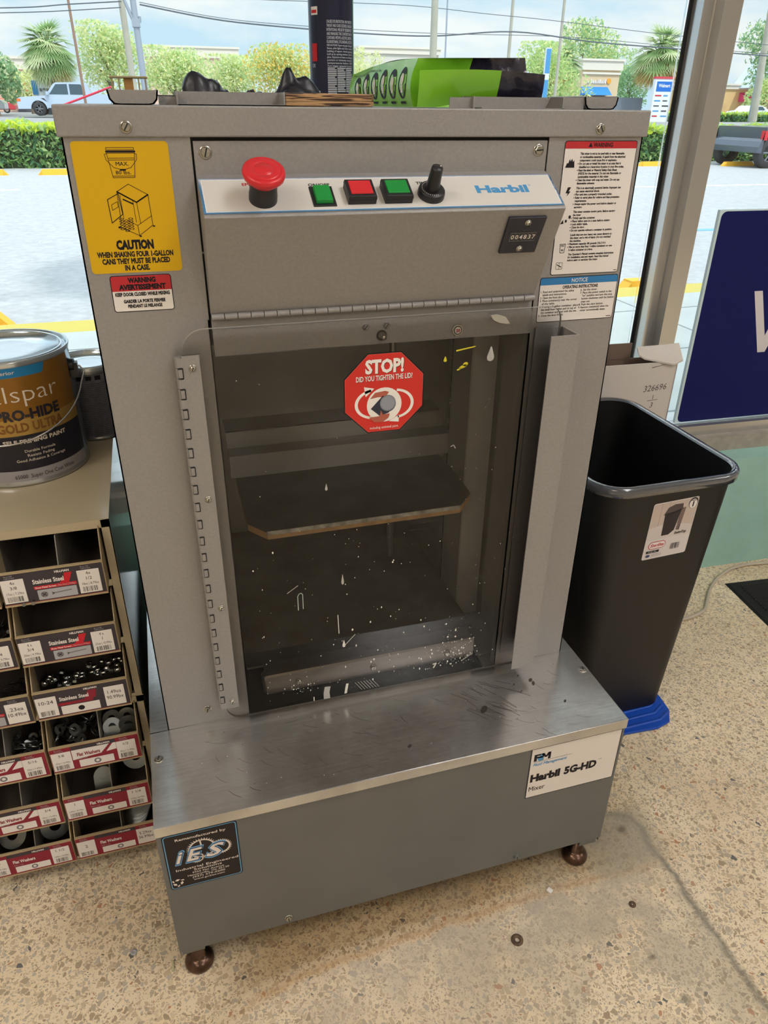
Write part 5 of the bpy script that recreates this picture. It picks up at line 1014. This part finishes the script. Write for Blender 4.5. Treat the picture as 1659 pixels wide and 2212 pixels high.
wheel_stop((3.79, 4.20, ZG), .62, 'orange yellow wheel stop on the lot behind the window mullion'); wheel_stop((-1.75, 4.32, ZG), 1.84, 'orange yellow wheel stop seen above the gold paint can')
wheel_stop((-3.35, 16.25, ZG), 1.9, 'pale yellow wheel stop before the hedge at the left picture edge'); wheel_stop((-.86, 16.2, ZG), 2.0, 'pale yellow wheel stop before the hedge beside the mixer lid'); wheel_stop((14.6, 16.3, ZG), .95, 'pale yellow wheel stop in front of the dark pickup wheel'); wheel_stop((12.35, 16.6, ZG), .9, 'pale yellow wheel stop before the hedge left of the mullion'); wheel_stop((17.0, 16.3, ZG), 1.9, 'pale yellow wheel stop behind the dark pickup')

LEAF = {}
def leafm(name, rgb, trans=.35):
    if name in LEAF: return LEAF[name]
    m = bpy.data.materials.new(name); m.use_nodes = True; n = m.node_tree.nodes; l = m.node_tree.links; n.clear()
    out = n.new('ShaderNodeOutputMaterial'); a = n.new('ShaderNodeBsdfDiffuse'); b = n.new('ShaderNodeBsdfTranslucent'); mx = n.new('ShaderNodeMixShader'); mx.inputs[0].default_value = trans
    a.inputs[0].default_value = (*lin(rgb), 1); b.inputs[0].default_value = (*lin([min(255, c*1.15) for c in rgb]), 1); l.new(a.outputs[0], mx.inputs[1]); l.new(b.outputs[0], mx.inputs[2]); l.new(mx.outputs[0], out.inputs[0]); LEAF[name] = m; return m
L_Y = leafm('leaf_yellow_green', (216, 218, 158)); L_G = leafm('leaf_green', (176, 200, 138)); L_D = leafm('leaf_deep_green', (140, 176, 134)); L_P = leafm('leaf_pale', (214, 220, 180)); L_B = leafm('frond_tan', (206, 182, 128)); L_F = leafm('frond_green', (150, 178, 124)); L_O = leafm('leaf_orange', (226, 190, 96))
TRK = mat('trunk_grey_brown', (132, 118, 106), .9)
def leaf(vs, fs, p, s, rd):
    d = Vector((rd.gauss(0, 1), rd.gauss(0, 1), rd.gauss(0, 1))).normalized(); e = d.orthogonal().normalized(); f = d.cross(e); a = rd.random()*6.3; u = (e*cos(a)+f*sin(a))*s; w = d.cross(u).normalized()*s*.55; o = len(vs)
    vs += [p-u, p-w*.8, p+u, p+w*.8]; fs.append((o, o+1, o+2, o+3))
def tree(name, label, cx, cy, zb, zt, w, n, ls, mats, trunk=.12, blobs=7, seed=1, group=None, fill=.75, base=.25):
    rd = random.Random(seed); t = thing(name, label, 'tree', (cx, cy, zb), 0, group); H = zt-zb
    cs = [(Vector((rd.uniform(-.5, .5)*w*.62, rd.uniform(-.4, .4)*w*.6, H*(base+.08+(1-base-.2)*rd.random()))), rd.uniform(.20, .32)*w) for _ in range(blobs)]
    cs.append((Vector((0, 0, H*.58)), w*.30)); cs.append((Vector((rd.uniform(-.1, .1)*w, 0, H-.17*w)), w*.18))
    mb = MB()
    for i, mm in enumerate(mats):
        vs, fs = [], []
        for _ in range(n//len(mats)):
            c, r = rd.choice(cs); d = Vector((rd.gauss(0, 1), rd.gauss(0, 1), rd.gauss(0, 1))).normalized(); q = c+Vector((d.x, d.y, d.z*.9))*r*(fill+(1.08-fill)*rd.random())
            q.z = min(q.z, H); leaf(vs, fs, q, ls*rd.uniform(.6, 1.2), rd)
        mb.add(vs, fs, mm)
    o = mb.build('crown', t)
    mb = MB(); mb.tube([(0, 0, -.1), (rd.uniform(-.1, .1), 0, H*.35), (rd.uniform(-.2, .2), 0, H*.62)], [trunk, trunk*.8, trunk*.4], TRK, 8)
    for _ in range(4): c = rd.choice(cs)[0]; mb.tube([(0, 0, H*.25), tuple(c*.6+Vector((0, 0, H*.15))), tuple(c)], [trunk*.5, trunk*.35, trunk*.15], TRK, 6)
    mb.build('trunk', t); return t
G = None
tree('tree', 'dark grey green tree cut off at the far left edge', -6.4, 45, .45, 3.5, 2.6, 2600, .13, [L_D, L_D, L_P], seed=2)
tree('tree', 'tall yellow green loose tree between the palm and the poles', -.85, 50.5, .5, 5.0, 4.4, 5200, .12, [L_Y, L_G, L_P], seed=3, fill=.5, blobs=9)
tree('tree', 'low yellow shrubby tree in front of the left building', -5.6, 53, .5, 2.9, 3.0, 1800, .12, [L_Y, L_P], seed=31, fill=.5)
tree('tree', 'leafy tree just right of the grey metal pole', 2.9, 55, .5, 4.2, 4.6, 5200, .13, [L_G, L_Y, L_P], seed=4, fill=.5, blobs=9)
tree('tree', 'light green tree before the pink wall, above the black glove', 7.3, 61, .5, 4.1, 4.8, 4600, .13, [L_G, L_P, L_Y], seed=5, fill=.5, blobs=9)
tree('tree', 'orange tinged tree left of the spray can', 9.9, 54, .5, 4.5, 4.8, 4800, .13, [L_Y, L_G, L_O], seed=6, fill=.5, blobs=9)
tree('tree', 'thin small tree right of the spray can', 16.6, 60, .6, 4.9, 3.0, 1400, .12, [L_P, L_Y], seed=7, fill=.4)
tree('tree', 'round dense bush tree behind the blue pylon sign', 25.7, 48, .4, 4.6, 5.2, 6000, .13, [L_Y, L_G, L_G], seed=8, blobs=12, base=.1)
tree('tree', 'tallest green tree rising behind the round bush', 42.6, 72, .4, 8.5, 6.7, 5200, .16, [L_G, L_D, L_Y], seed=9, blobs=12)
tree('tree', 'deep green tree mass behind the tan building', 48.2, 78, .4, 6.4, 6.0, 3600, .17, [L_D, L_G], seed=10, blobs=10, base=.1)
tree('tree', 'dark green tree low behind the right palm', 43.9, 67, .4, 4.5, 3.6, 2400, .14, [L_D, L_D], seed=13, base=.05)
tree('tree', 'big grey green tree in the right window pane', 51.6, 58, .6, 8.6, 6.6, 5200, .19, [L_D, L_P, L_D], seed=11, blobs=12, fill=.5)
tree('tree', 'low bright green tree left of the white gable', 46.0, 52, .6, 3.3, 2.6, 1400, .13, [L_G, L_Y], seed=12, base=.1)
def palm(label, cx, cy, zb, zc, R, seed, brown=.3):
    rd = random.Random(seed); t = thing('palm_tree', label, 'tree', (cx, cy, zb)); H = zc-zb; mb = MB()
    for k in range(150):
        az = rd.random()*2*PI; el = rd.uniform(-1.15, 1.35); L = R*rd.uniform(.75, 1.05)
        pts = []; d = Vector((cos(az)*cos(el), sin(az)*cos(el), sin(el))); p = Vector((0, 0, H)); m_ = L_B if (el < -.2 and rd.random() < brown*1.5) else (L_F if rd.random() < .6 else L_P)
        for i in range(6): pts.append(p.copy()); p += d*L/6; d.z -= .22; d.normalize()
        fan = pts[3]; vs, fs = [], []
        for j in range(11):
            a = (j-5)*.17; ax = (pts[4]-pts[3]).normalized(); s_ = ax.orthogonal().normalized() if abs(ax.z) > .9 else ax.cross(Vector((0, 0, 1))).normalized()
            dd = (ax*cos(a*1.2)+s_*sin(a*1.6)).normalized(); dd.z -= .15; e = fan+dd*L*.48; w = ax.cross(dd); w = (w.normalized() if w.length > 1e-3 else s_)*.022*R; sid = s_*.034*R; o = len(vs); vs += [fan-sid, fan+sid, e+Vector((0, 0, -.08*R))]; fs.append((o, o+1, o+2))
        mb.add(vs, fs, m_); mb.tube(pts[:4], .012*R, m_, 4, False)
    mb.build('fronds', t); mb = MB(); mb.tube([(0, 0, -.2), (.05, 0, H*.5), (0, 0, H+.05)], [.17, .15, .19], TRK, 10); mb.build('trunk', t); return t
palm('cabbage palm with drooping fronds behind the white pickup', -3.66, 46, .5, 3.45, 1.85, 1, .25); palm('tall cabbage palm with tan dead fronds left of the mullion', 34.95, 50, .5, 4.35, 2.5, 2, .8); palm('short palm with tan fronds behind the round bush', 30.9, 56, .5, 3.9, 1.9, 3, .9)
# hedges
def hedge(label, x0, x1, y0, y1, zb, zt, n, ls, mats, tops, seed):
    rd = random.Random(seed); t = thing('hedge', label, 'hedge', ((x0+x1)/2, (y0+y1)/2, zb)); ox, oy = (x0+x1)/2, (y0+y1)/2; H = zt-zb
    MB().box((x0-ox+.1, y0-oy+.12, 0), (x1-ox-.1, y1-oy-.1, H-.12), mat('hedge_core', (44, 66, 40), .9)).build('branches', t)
    mb = MB(); groups = {}
    for _ in range(n):
        u = rd.random(); x = rd.uniform(x0, x1)-ox; bump = .035*sin(x*3.1)+.03*sin(x*7.3+1)
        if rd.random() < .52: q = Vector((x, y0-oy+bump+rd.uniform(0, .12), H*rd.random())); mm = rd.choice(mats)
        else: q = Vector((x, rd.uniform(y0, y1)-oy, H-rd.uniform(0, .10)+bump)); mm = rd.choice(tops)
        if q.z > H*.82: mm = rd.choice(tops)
        g = groups.setdefault(mm.name, (mm, [], [])); leaf(g[1], g[2], q, ls*rd.uniform(.6, 1.2), rd)
    for mm, vs, fs in groups.values(): mb.add(vs, fs, mm)
    mb.build('foliage', t); return t
LH1 = leafm('hedge_green', (122, 160, 96)); LH2 = leafm('hedge_blue_green', (96, 140, 104)); LH3 = leafm('hedge_lit_top', (206, 220, 84))  # yellow leaves paint the sunlit top of the hedges
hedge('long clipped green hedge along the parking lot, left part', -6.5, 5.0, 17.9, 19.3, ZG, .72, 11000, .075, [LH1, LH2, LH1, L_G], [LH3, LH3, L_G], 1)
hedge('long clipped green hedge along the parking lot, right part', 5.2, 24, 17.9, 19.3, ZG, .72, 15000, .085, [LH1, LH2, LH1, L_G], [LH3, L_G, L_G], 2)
hedge('low clipped hedge before the parked white cars at right', 30, 42, 42, 43.5, .4, .92, 3500, .14, [LH1, LH2], [LH3, L_G], 3)
# vehicles
TIRE = mat('tyre', (52, 54, 60), .8); RIM = mat('wheel_rim', (130, 134, 142), .35, .7); CGL = mat('car_glass', (70, 92, 104), .12)
def wheel(parent, x, y, z, r, w=.22, side=-1):
    mb = MB(); mb.lathe([(r*.6, -w/2), (r*.93, -w/2), (r, -w*.36), (r, w*.36), (r*.93, w/2), (r*.6, w/2)], TIRE, 32, (x, y, z), (0, 1, 0)); o = mb.build('wheel', parent)
    mb = MB(); mb.lathe([(r*.62, 0), (r*.58, .03), (r*.5, .05)], RIM, 28, (x, y+side*w/2, z), (0, -side, 0))
    for k in range(6): a = k*PI/3; mb.tube([(x+r*.1*cos(a), y+side*(w/2-.01), z+r*.1*sin(a)), (x+r*.6*cos(a), y+side*(w/2-.02), z+r*.6*sin(a))], r*.075, RIM, 6)
    mb.cyl((x, y+side*(w/2-.06), z), r*.14, .06, RIM, (0, side, 0), 12); mb.build('rim', o); return o
def pickup(label, x0, y, z0, L, H, W_, body, flip=False, lamp=(232, 120, 60), rw=None, cr=.79):
    t = thing('pickup_truck', label, 'pickup truck', (x0+L/2, y+W_/2, z0)); f = lambda u: (u-.5)*L*(-1 if flip else 1); h = lambda v: v*H; r = rw or H*.205
    arch = lambda cu: [(f(cu)+(-1 if not flip else 1)*-0+cos(a)*r*1.22*(1 if not flip else -1)*-1, max(h(.20), r+sin(a)*r*1.22)) for a in [PI*k/10 for k in range(11)]]
    prof = [(f(0), h(.20)), (f(0), h(.36)), (f(.005), h(.50)), (f(.03), h(.545)), (f(.17), h(.585)), (f(.23), h(.60)), (f(.305), h(.94)), (f(.33), h(.985)), (f(.54), h(1.0)), (f(.575), h(.95)), (f(.60), h(.66)), (f(1.0), h(.655)), (f(1.0), h(.24))]
    prof += arch(cr)[::-1 if False else 1][::-1] + arch(.165)[::-1]
    mb = MB(); mb.prism(prof, 'y', -W_/2, W_/2, body); mb.build('body', t, recalc=True)
    mb = MB()
    for s in (-1,): 
        y_ = -W_/2-.006
        for pts in ([(.262, .635), (.325, .93), (.415, .94), (.415, .635)], [(.43, .635), (.43, .94), (.525, .935), (.55, .66), (.54, .635)]): mb.prism([(f(a), h(b_)) for a, b_ in pts], 'y', y_, -W_/2+.01, CGL)
    mb.add([(f(.235), -W_*.42, h(.625)), (f(.235), W_*.42, h(.625)), (f(.303), W_*.40, h(.93)), (f(.303), -W_*.40, h(.93))], [(0, 1, 2, 3)], CGL); mb.build('windows', t, recalc=True)
    for cu in (.165, cr):
        for s in (-1, 1): wheel(t, f(cu), s*(W_/2-.12), r, r, side=s)
    mb = MB(); mb.box((min(f(0)-.004*(1 if not flip else -1), f(.03)), -W_/2-.008, h(.42)), (max(f(0), f(.03)), -W_/2+.15, h(.50)), flat('lamp_amber', lamp)); mb.build('head_lamp', t)
    mb = MB(); mb.box((min(f(.985), f(1.003)), -W_/2-.008, h(.45)), (max(f(.985), f(1.003)), -W_/2+.12, h(.60)), flat('tail_red', (210, 50, 60))); mb.build('tail_lamp', t)
    mb = MB(); mb.box((f(.25)-.06, -W_/2-.2, h(.62)), (f(.25)+.06, -W_/2, h(.72)), body); mb.build('side_mirror', t)
    mb = MB(); mb.box((min(f(.235), f(.72)), -W_/2-.02, h(.20)), (max(f(.235), f(.72)), -W_/2, h(.235)), TIRE); mb.prism([(f(.19), h(.52)), (f(.215), h(.52)), (f(.235), h(.42))], 'y', -W_/2-.008, -W_/2+.01, TIRE); mb.build('side_trim', t, recalc=True); return t
pickup('white pickup truck on the road behind the left hedge', -5.08, 42, .53, 5.6, 1.42, 1.7, mat('truck_white', (190, 206, 228), .25, .1, coat=.6))
pickup('dark grey pickup truck parked at the right edge', 14.45, 15.4, ZG, 5.0, 1.36, 1.7, mat('truck_grey', (88, 96, 112), .3, .3, coat=.5), flip=True, rw=.34, cr=.945)
def car(label, x0, y, z0, L, H, W_, body):
    t = thing('parked_car', label, 'car', (x0+L/2, y+W_/2, z0)); f = lambda u: (u-.5)*L; h = lambda v: v*H; r = H*.22
    prof = [(f(0), h(.22)), (f(0), h(.45)), (f(.04), h(.56)), (f(.26), h(.64)), (f(.38), h(.94)), (f(.45), h(1)), (f(.68), h(.99)), (f(.82), h(.72)), (f(.97), h(.66)), (f(1), h(.5)), (f(1), h(.22))]
    mb = MB(); mb.prism(prof, 'y', -W_/2, W_/2, body); mb.build('body', t, bevel=.05); mb = MB()
    mb.prism([(f(.31), h(.66)), (f(.40), h(.92)), (f(.52), h(.93)), (f(.52), h(.66))], 'y', -W_/2-.01, -W_/2+.01, CGL); mb.prism([(f(.54), h(.66)), (f(.54), h(.93)), (f(.67), h(.92)), (f(.77), h(.70)), (f(.75), h(.66))], 'y', -W_/2-.01, -W_/2+.01, CGL); mb.build('windows', t)
    for cu in (.18, .80): wheel(t, f(cu), -W_/2+.1, r, r)
    return t
CWH = mat('car_white', (224, 226, 232), .25, coat=.5); CRE = mat('car_red', (214, 60, 72), .3, coat=.5)
car('white car cut off at the left edge behind the hedge', -9.9, 46, .55, 3.7, .95, 1.5, CWH); car('red car parked behind the left pickup truck nose', -8.4, 49, .55, 2.35, .75, 1.4, CRE)
car('white car behind the low hedge, right of the mullion', 39.9, 47, .55, 2.6, .82, 1.5, CWH); car('second white car at the right picture edge', 41.9, 49.2, .55, 2.8, .75, 1.5, CWH)
car('white van roof showing between pack and blue awning', 20.2, 42, .55, 2.2, 1.45, 1.6, CWH)
# buildings
TANB = mat('stucco_tan', (216, 192, 158), .9); PINKB = mat('stucco_pink', (222, 190, 174), .9); CORN = mat('cornice_cream', (226, 218, 206), .8); DGL = mat('storefront_dark', (80, 84, 92), .2); ORB = mat('stucco_orange', (224, 186, 132), .9); SLT = mat('roof_grey', (176, 178, 182), .8)
def bld(label, x0, x1, y, z0, z1, m_, depth=8, corn=.35, extra=None):
    t = thing('shop_building', label, 'building', ((x0+x1)/2, y, z0)); w = (x1-x0)/2; H = z1-z0
    MB().box((-w, 0, 0), (w, depth, H), m_).build('walls', t)
    mb = MB(); mb.box((-w-.15, -.15, H-corn), (w+.15, depth, H), CORN); mb.box((-w-.25, -.25, H-.1), (w+.25, depth, H+.05), CORN); mb.build('cornice', t)
    return t, w, H
t, w, H = bld('tan shop with red awning at the left edge', -8.6, -5.75, 60, .5, 3.65, mat('stucco_rose', (214, 176, 158), .9), corn=.7)
mb = MB(); mb.prism([(-1.1, 1.15), (0, 1.15), (0, 1.75)], 'x', -.15, .72, flat('awning_red', (222, 62, 72))); mb.build('awning', t); MB().box((-.1, -.1, 0), (.72, 0, 1.15), DGL).build('entrance', t)
t, w, H = bld('long pink building with cream cornice behind the trees', 1.9, 9.4, 75, .6, 5.35, PINKB, corn=.8)
t, w, H = bld('pale flat roofed building far behind the round bush', 19.8, 27.0, 72, .6, 5.6, mat('stucco_white', (214, 208, 200), .9), corn=.5)
t, w, H = bld('tan shop with blue awning and cream cornice', 36.0, 39.5, 62, .6, 4.6, TANB, corn=.75)
mb = MB(); mb.prism([(-.9, 1.45), (0, 1.45), (0, 2.05)], 'x', -1.75, .75, flat('awning_blue', (44, 128, 220))); mb.build('awning', t)
mb = MB(); rd = random.Random(4); x = -1.35
while x < .55: ww = rd.uniform(.06, .16); mb.box((x, -.08, 2.30), (x+ww, -.02, 2.30+rd.uniform(.16, .30)), WHITE); x += ww+.05
mb.build('sign_letters', t); b = MB(); b.cyl((.78, -.02, 2.48), .2, .06, flat('sign_orange', (236, 160, 60)), (0, -1, 0)); b.build('sign_emblem', t); MB().box((-w-.02, -.12, 2.95), (w+.05, -.01, 3.1), CORN).build('band', t); MB().box((-1.6, -.05, 0), (.6, -.01, 1.4), DGL).build('shop_windows', t)
t, w, H = bld('orange shop with pink awning and white gable, right pane', 52.6, 60.5, 65, .6, 3.15, ORB, corn=.4)
mb = MB(); mb.prism([(-2.5, 2.25), (1.8, 2.25), (-.35, 4.95)], 'y', -1.6, 1.0, mat('gable_blue_white', (204, 216, 234), .7)); mb.build('gable', t); mb = MB(); mb.prism([(-1.5, 1.15), (0, 1.15), (0, 1.9)], 'x', -2.2, 1.8, flat('awning_pink', (222, 70, 120))); mb.build('awning', t); MB().box((-1.4, -.05, 0), (-.4, -.01, 1.2), DGL).build('shop_windows', t); mb = MB(); mb.tube([(-.35, -1.66, 4.95), (1.9, -1.66, 2.2)], .13, ORB, 8); mb.build('gable_trim', t)
MB_ = MB(); MB_.box((0, 0, 0), (2.9, .3, 1.15), mat('dark_wall', (120, 128, 142), .9)); o = MB_.build('boundary_wall'); o.location = (31.5, 50.5, .62); tag(o, 'low dark blue grey wall beneath the right palm', 'wall')
# signs
t = thing('store_sign', 'small white roofed sign with blue end left of the palm trunk', 'sign', (-4.2, 48, .5)); MB().box((-.7, 0, .9), (.7, .3, 1.62), mat('sign_white', (224, 228, 234), .5)).build('sign_box', t); MB().box((-.72, -.03, .95), (-.45, .02, 1.60), BRAND).build('sign_end', t); mb = MB()
for k in range(5): mb.box((-.35+k*.17, -.04, 1.12+.05*(k % 2)), (-.24+k*.17, -.01, 1.25), DGL)
mb.build('sign_letters', t); MB().box((-.55, .05, 0), (.6, .25, .9), DGL).build('sign_base', t)
t = thing('pylon_sign', 'slim tall blue pylon sign before the round bush', 'sign', (21.3, 40, .5)); MB().box((-.14, 0, 0), (.14, .14, 3.35), flat('pylon_white', (224, 232, 240))).build('pylon_post', t); mb = MB(); mb.box((-.13, -.01, 2.2), (.13, 0, 3.3), BRAND); mb.box((-.13, -.01, 1.0), (.13, 0, 1.9), BRAND); mb.build('pylon_panels', t)
t = thing('plaza_sign', 'tall white plaza sign with blue store name panel and red top', 'sign', (27.2, 38, .5)); MB().box((-.55, 0, 0), (.55, .2, 2.05), mat('sign_face', (226, 230, 236), .5)).build('sign_board', t); MB().box((-.57, -.03, 2.0), (.57, .22, 2.1), flat('sign_red', (206, 70, 84))).build('sign_cap', t)
dc = Decal(plane_fn((0, -.01, 0), (1, 0, 0), (0, 0, 1))); dc.rect(-.44, 1.42, .50, 1.88, flat('store_blue', (30, 108, 200))); dc.layer().text('Walmart', .03, 1.62, .16, WHITE, w=.72, al='c', bold=.03); rd = random.Random(2)
for r_i in range(5):
    for c_i in range(2): dc.rect(-.45+c_i*.52, 1.20-r_i*.24, -.45+c_i*.52+rd.uniform(.25, .4), 1.26-r_i*.24, rd.choice([REDI, DGL, BRAND, CHAR]))
dc.build('sign_print', t)
# poles and wires
WPOLE = mat('weathered_pole', (176, 172, 158), .85, noise=(2, .1)); MPOLE = mat('galvanised_pole', (164, 172, 186), .5, .4); BPOLE = mat('brown_pole', (150, 120, 104), .8)
def pole(label, x, y, r, zt, m_, lean=0, name='utility_pole'):
    mb = MB(); mb.tube([(0, 0, 0), (lean, 0, zt-.5)], [r, r*.8], m_, 12); o = mb.build(name); o.location = (x, y, .5 if y > 22 else ZG); return tag(o, label, 'pole')
pole('thin brown pole leaning above the palm', -1.84, 38, .06, 7.5, BPOLE, -.06, 'light_pole'); pole('pale weathered utility pole left of the metal pole', .26, 36, .14, 8, WPOLE, -.09)
t = thing('steel_pole', 'bluish steel pole with bracket, wires meeting at its top', 'pole', (.66, 34, .5)); mb = MB(); mb.tube([(0, 0, 0), (-.07, 0, 7.5)], [.125, .10], MPOLE, 14); mb.build('pole_shaft', t); mb = MB(); mb.box((-.18, -.16, 3.15), (.12, .16, 3.42), MPOLE); mb.tube([(-.10, 0, 3.3), (-.42, 0, 4.2)], .06, MPOLE, 8); mb.tube([(.12, 0, 3.3), (.14, 0, 3.5)], .05, MPOLE, 8); mb.build('bracket', t)
pole('thick pale concrete pole behind the wipes pack', 11.25, 30, .145, 7, WPOLE, 0); pole('thin straight pole right of the thick concrete one', 17.42, 45, .05, 9, MPOLE, 0, 'light_pole'); pole('tall thin white pole above the black end of the pack', 19.0, 40, .09, 9, WPOLE, .05, 'light_pole'); pole('tall thin white pole left of the tallest tree', 22.98, 42, .09, 9, WPOLE, -.03, 'light_pole'); pole('pale pole standing at the right edge before the gable', 35.1, 40, .2, 6.5, WPOLE, -.5); pole('second darker pole close beside the right edge one', 35.75, 41, .15, 6.5, MPOLE, -.3)
WR = mat('wire_black', (92, 100, 110), .6)
def wire(label, pts, r=.018): mb = MB(); mb.tube(smooth_path(pts, 6), r, WR, 5); tag(mb.build('overhead_wire'), label, 'wire')
wire('upper overhead wire at the top left corner', [(-12, 36, 4.0), (-4.29, 36, 4.26), (-1.8, 36, 4.47), (.21, 35.8, 4.62)], .022); wire('lower overhead wire at the top left corner', [(-12, 36, 3.88), (-4.32, 36, 4.10), (.17, 35.8, 4.42)])
wire('thick sagging wire running right from the steel pole', [(.85, 34, 4.38), (3.89, 34, 3.98), (7.38, 34, 3.80), (9.12, 34, 3.73), (12.56, 34, 3.72), (16.39, 34, 3.99), (20.3, 34, 3.73), (24.72, 34, 3.58), (34, 34, 3.3)], .028); wire('thin wire just above the thick sagging one', [(.85, 34.3, 4.48), (3.89, 34.3, 4.08), (7.38, 34.3, 3.92), (12.56, 34.3, 3.84), (19, 34.3, 3.9), (24.7, 34.3, 3.7), (34, 34.3, 3.4)], .012)
wire('high thin wire slanting over the concrete pole', [(3, 34, 4.68), (6.67, 34, 4.72), (11.5, 34, 4.75), (15.03, 34, 4.59), (18.35, 34, 4.45), (24.6, 34, 4.09), (34, 34, 3.7)], .013)
mb = MB()
rd_bar = mat('gate_red', (216, 40, 74), .5); mb.tube([(-1.75, 20.6, .98), (-.35, 20.6, 1.46)], .024, rd_bar, 8); mb.tube([(-1.5, 20.6, -.1), (-1.5, 20.6, 1.06)], .03, rd_bar, 8); tag(mb.build('red_bar'), 'slanted red bar behind the hedge left of the tray', 'bar')
# unseen disc added above the roof to cast a round shadow on the lot
t = thing('shadow_disc', 'unseen disc on a post, added above the roof for its shadow', 'sign', (3.2, .93, 4.4)); b = MB(); b.cyl((0, 0, 2.6), 2.0, .16, mat('sign_white', (224, 228, 234), .5), (0, 1, 0), 48); b.build('disc_face', t); MB().box((-.08, -.02, 0), (.08, .12, 1.0), MPOLE).build('disc_post', t); MB().box((-2.9, .02, 2.0), (-1.7, .10, 2.06), MPOLE).build('disc_arm', t)
# roof overhang outside the shop
tag(MB().box((-30, .85, 3.05), (40, 1.9, 3.35), mat('soffit_white', (216, 216, 212), .8)).build('ceiling_overhang'), kind='structure')
tag(MB().box((-30, .85, 3.35), (40, 1.0, 4.4), WALLM).build('wall_parapet'), kind='structure')
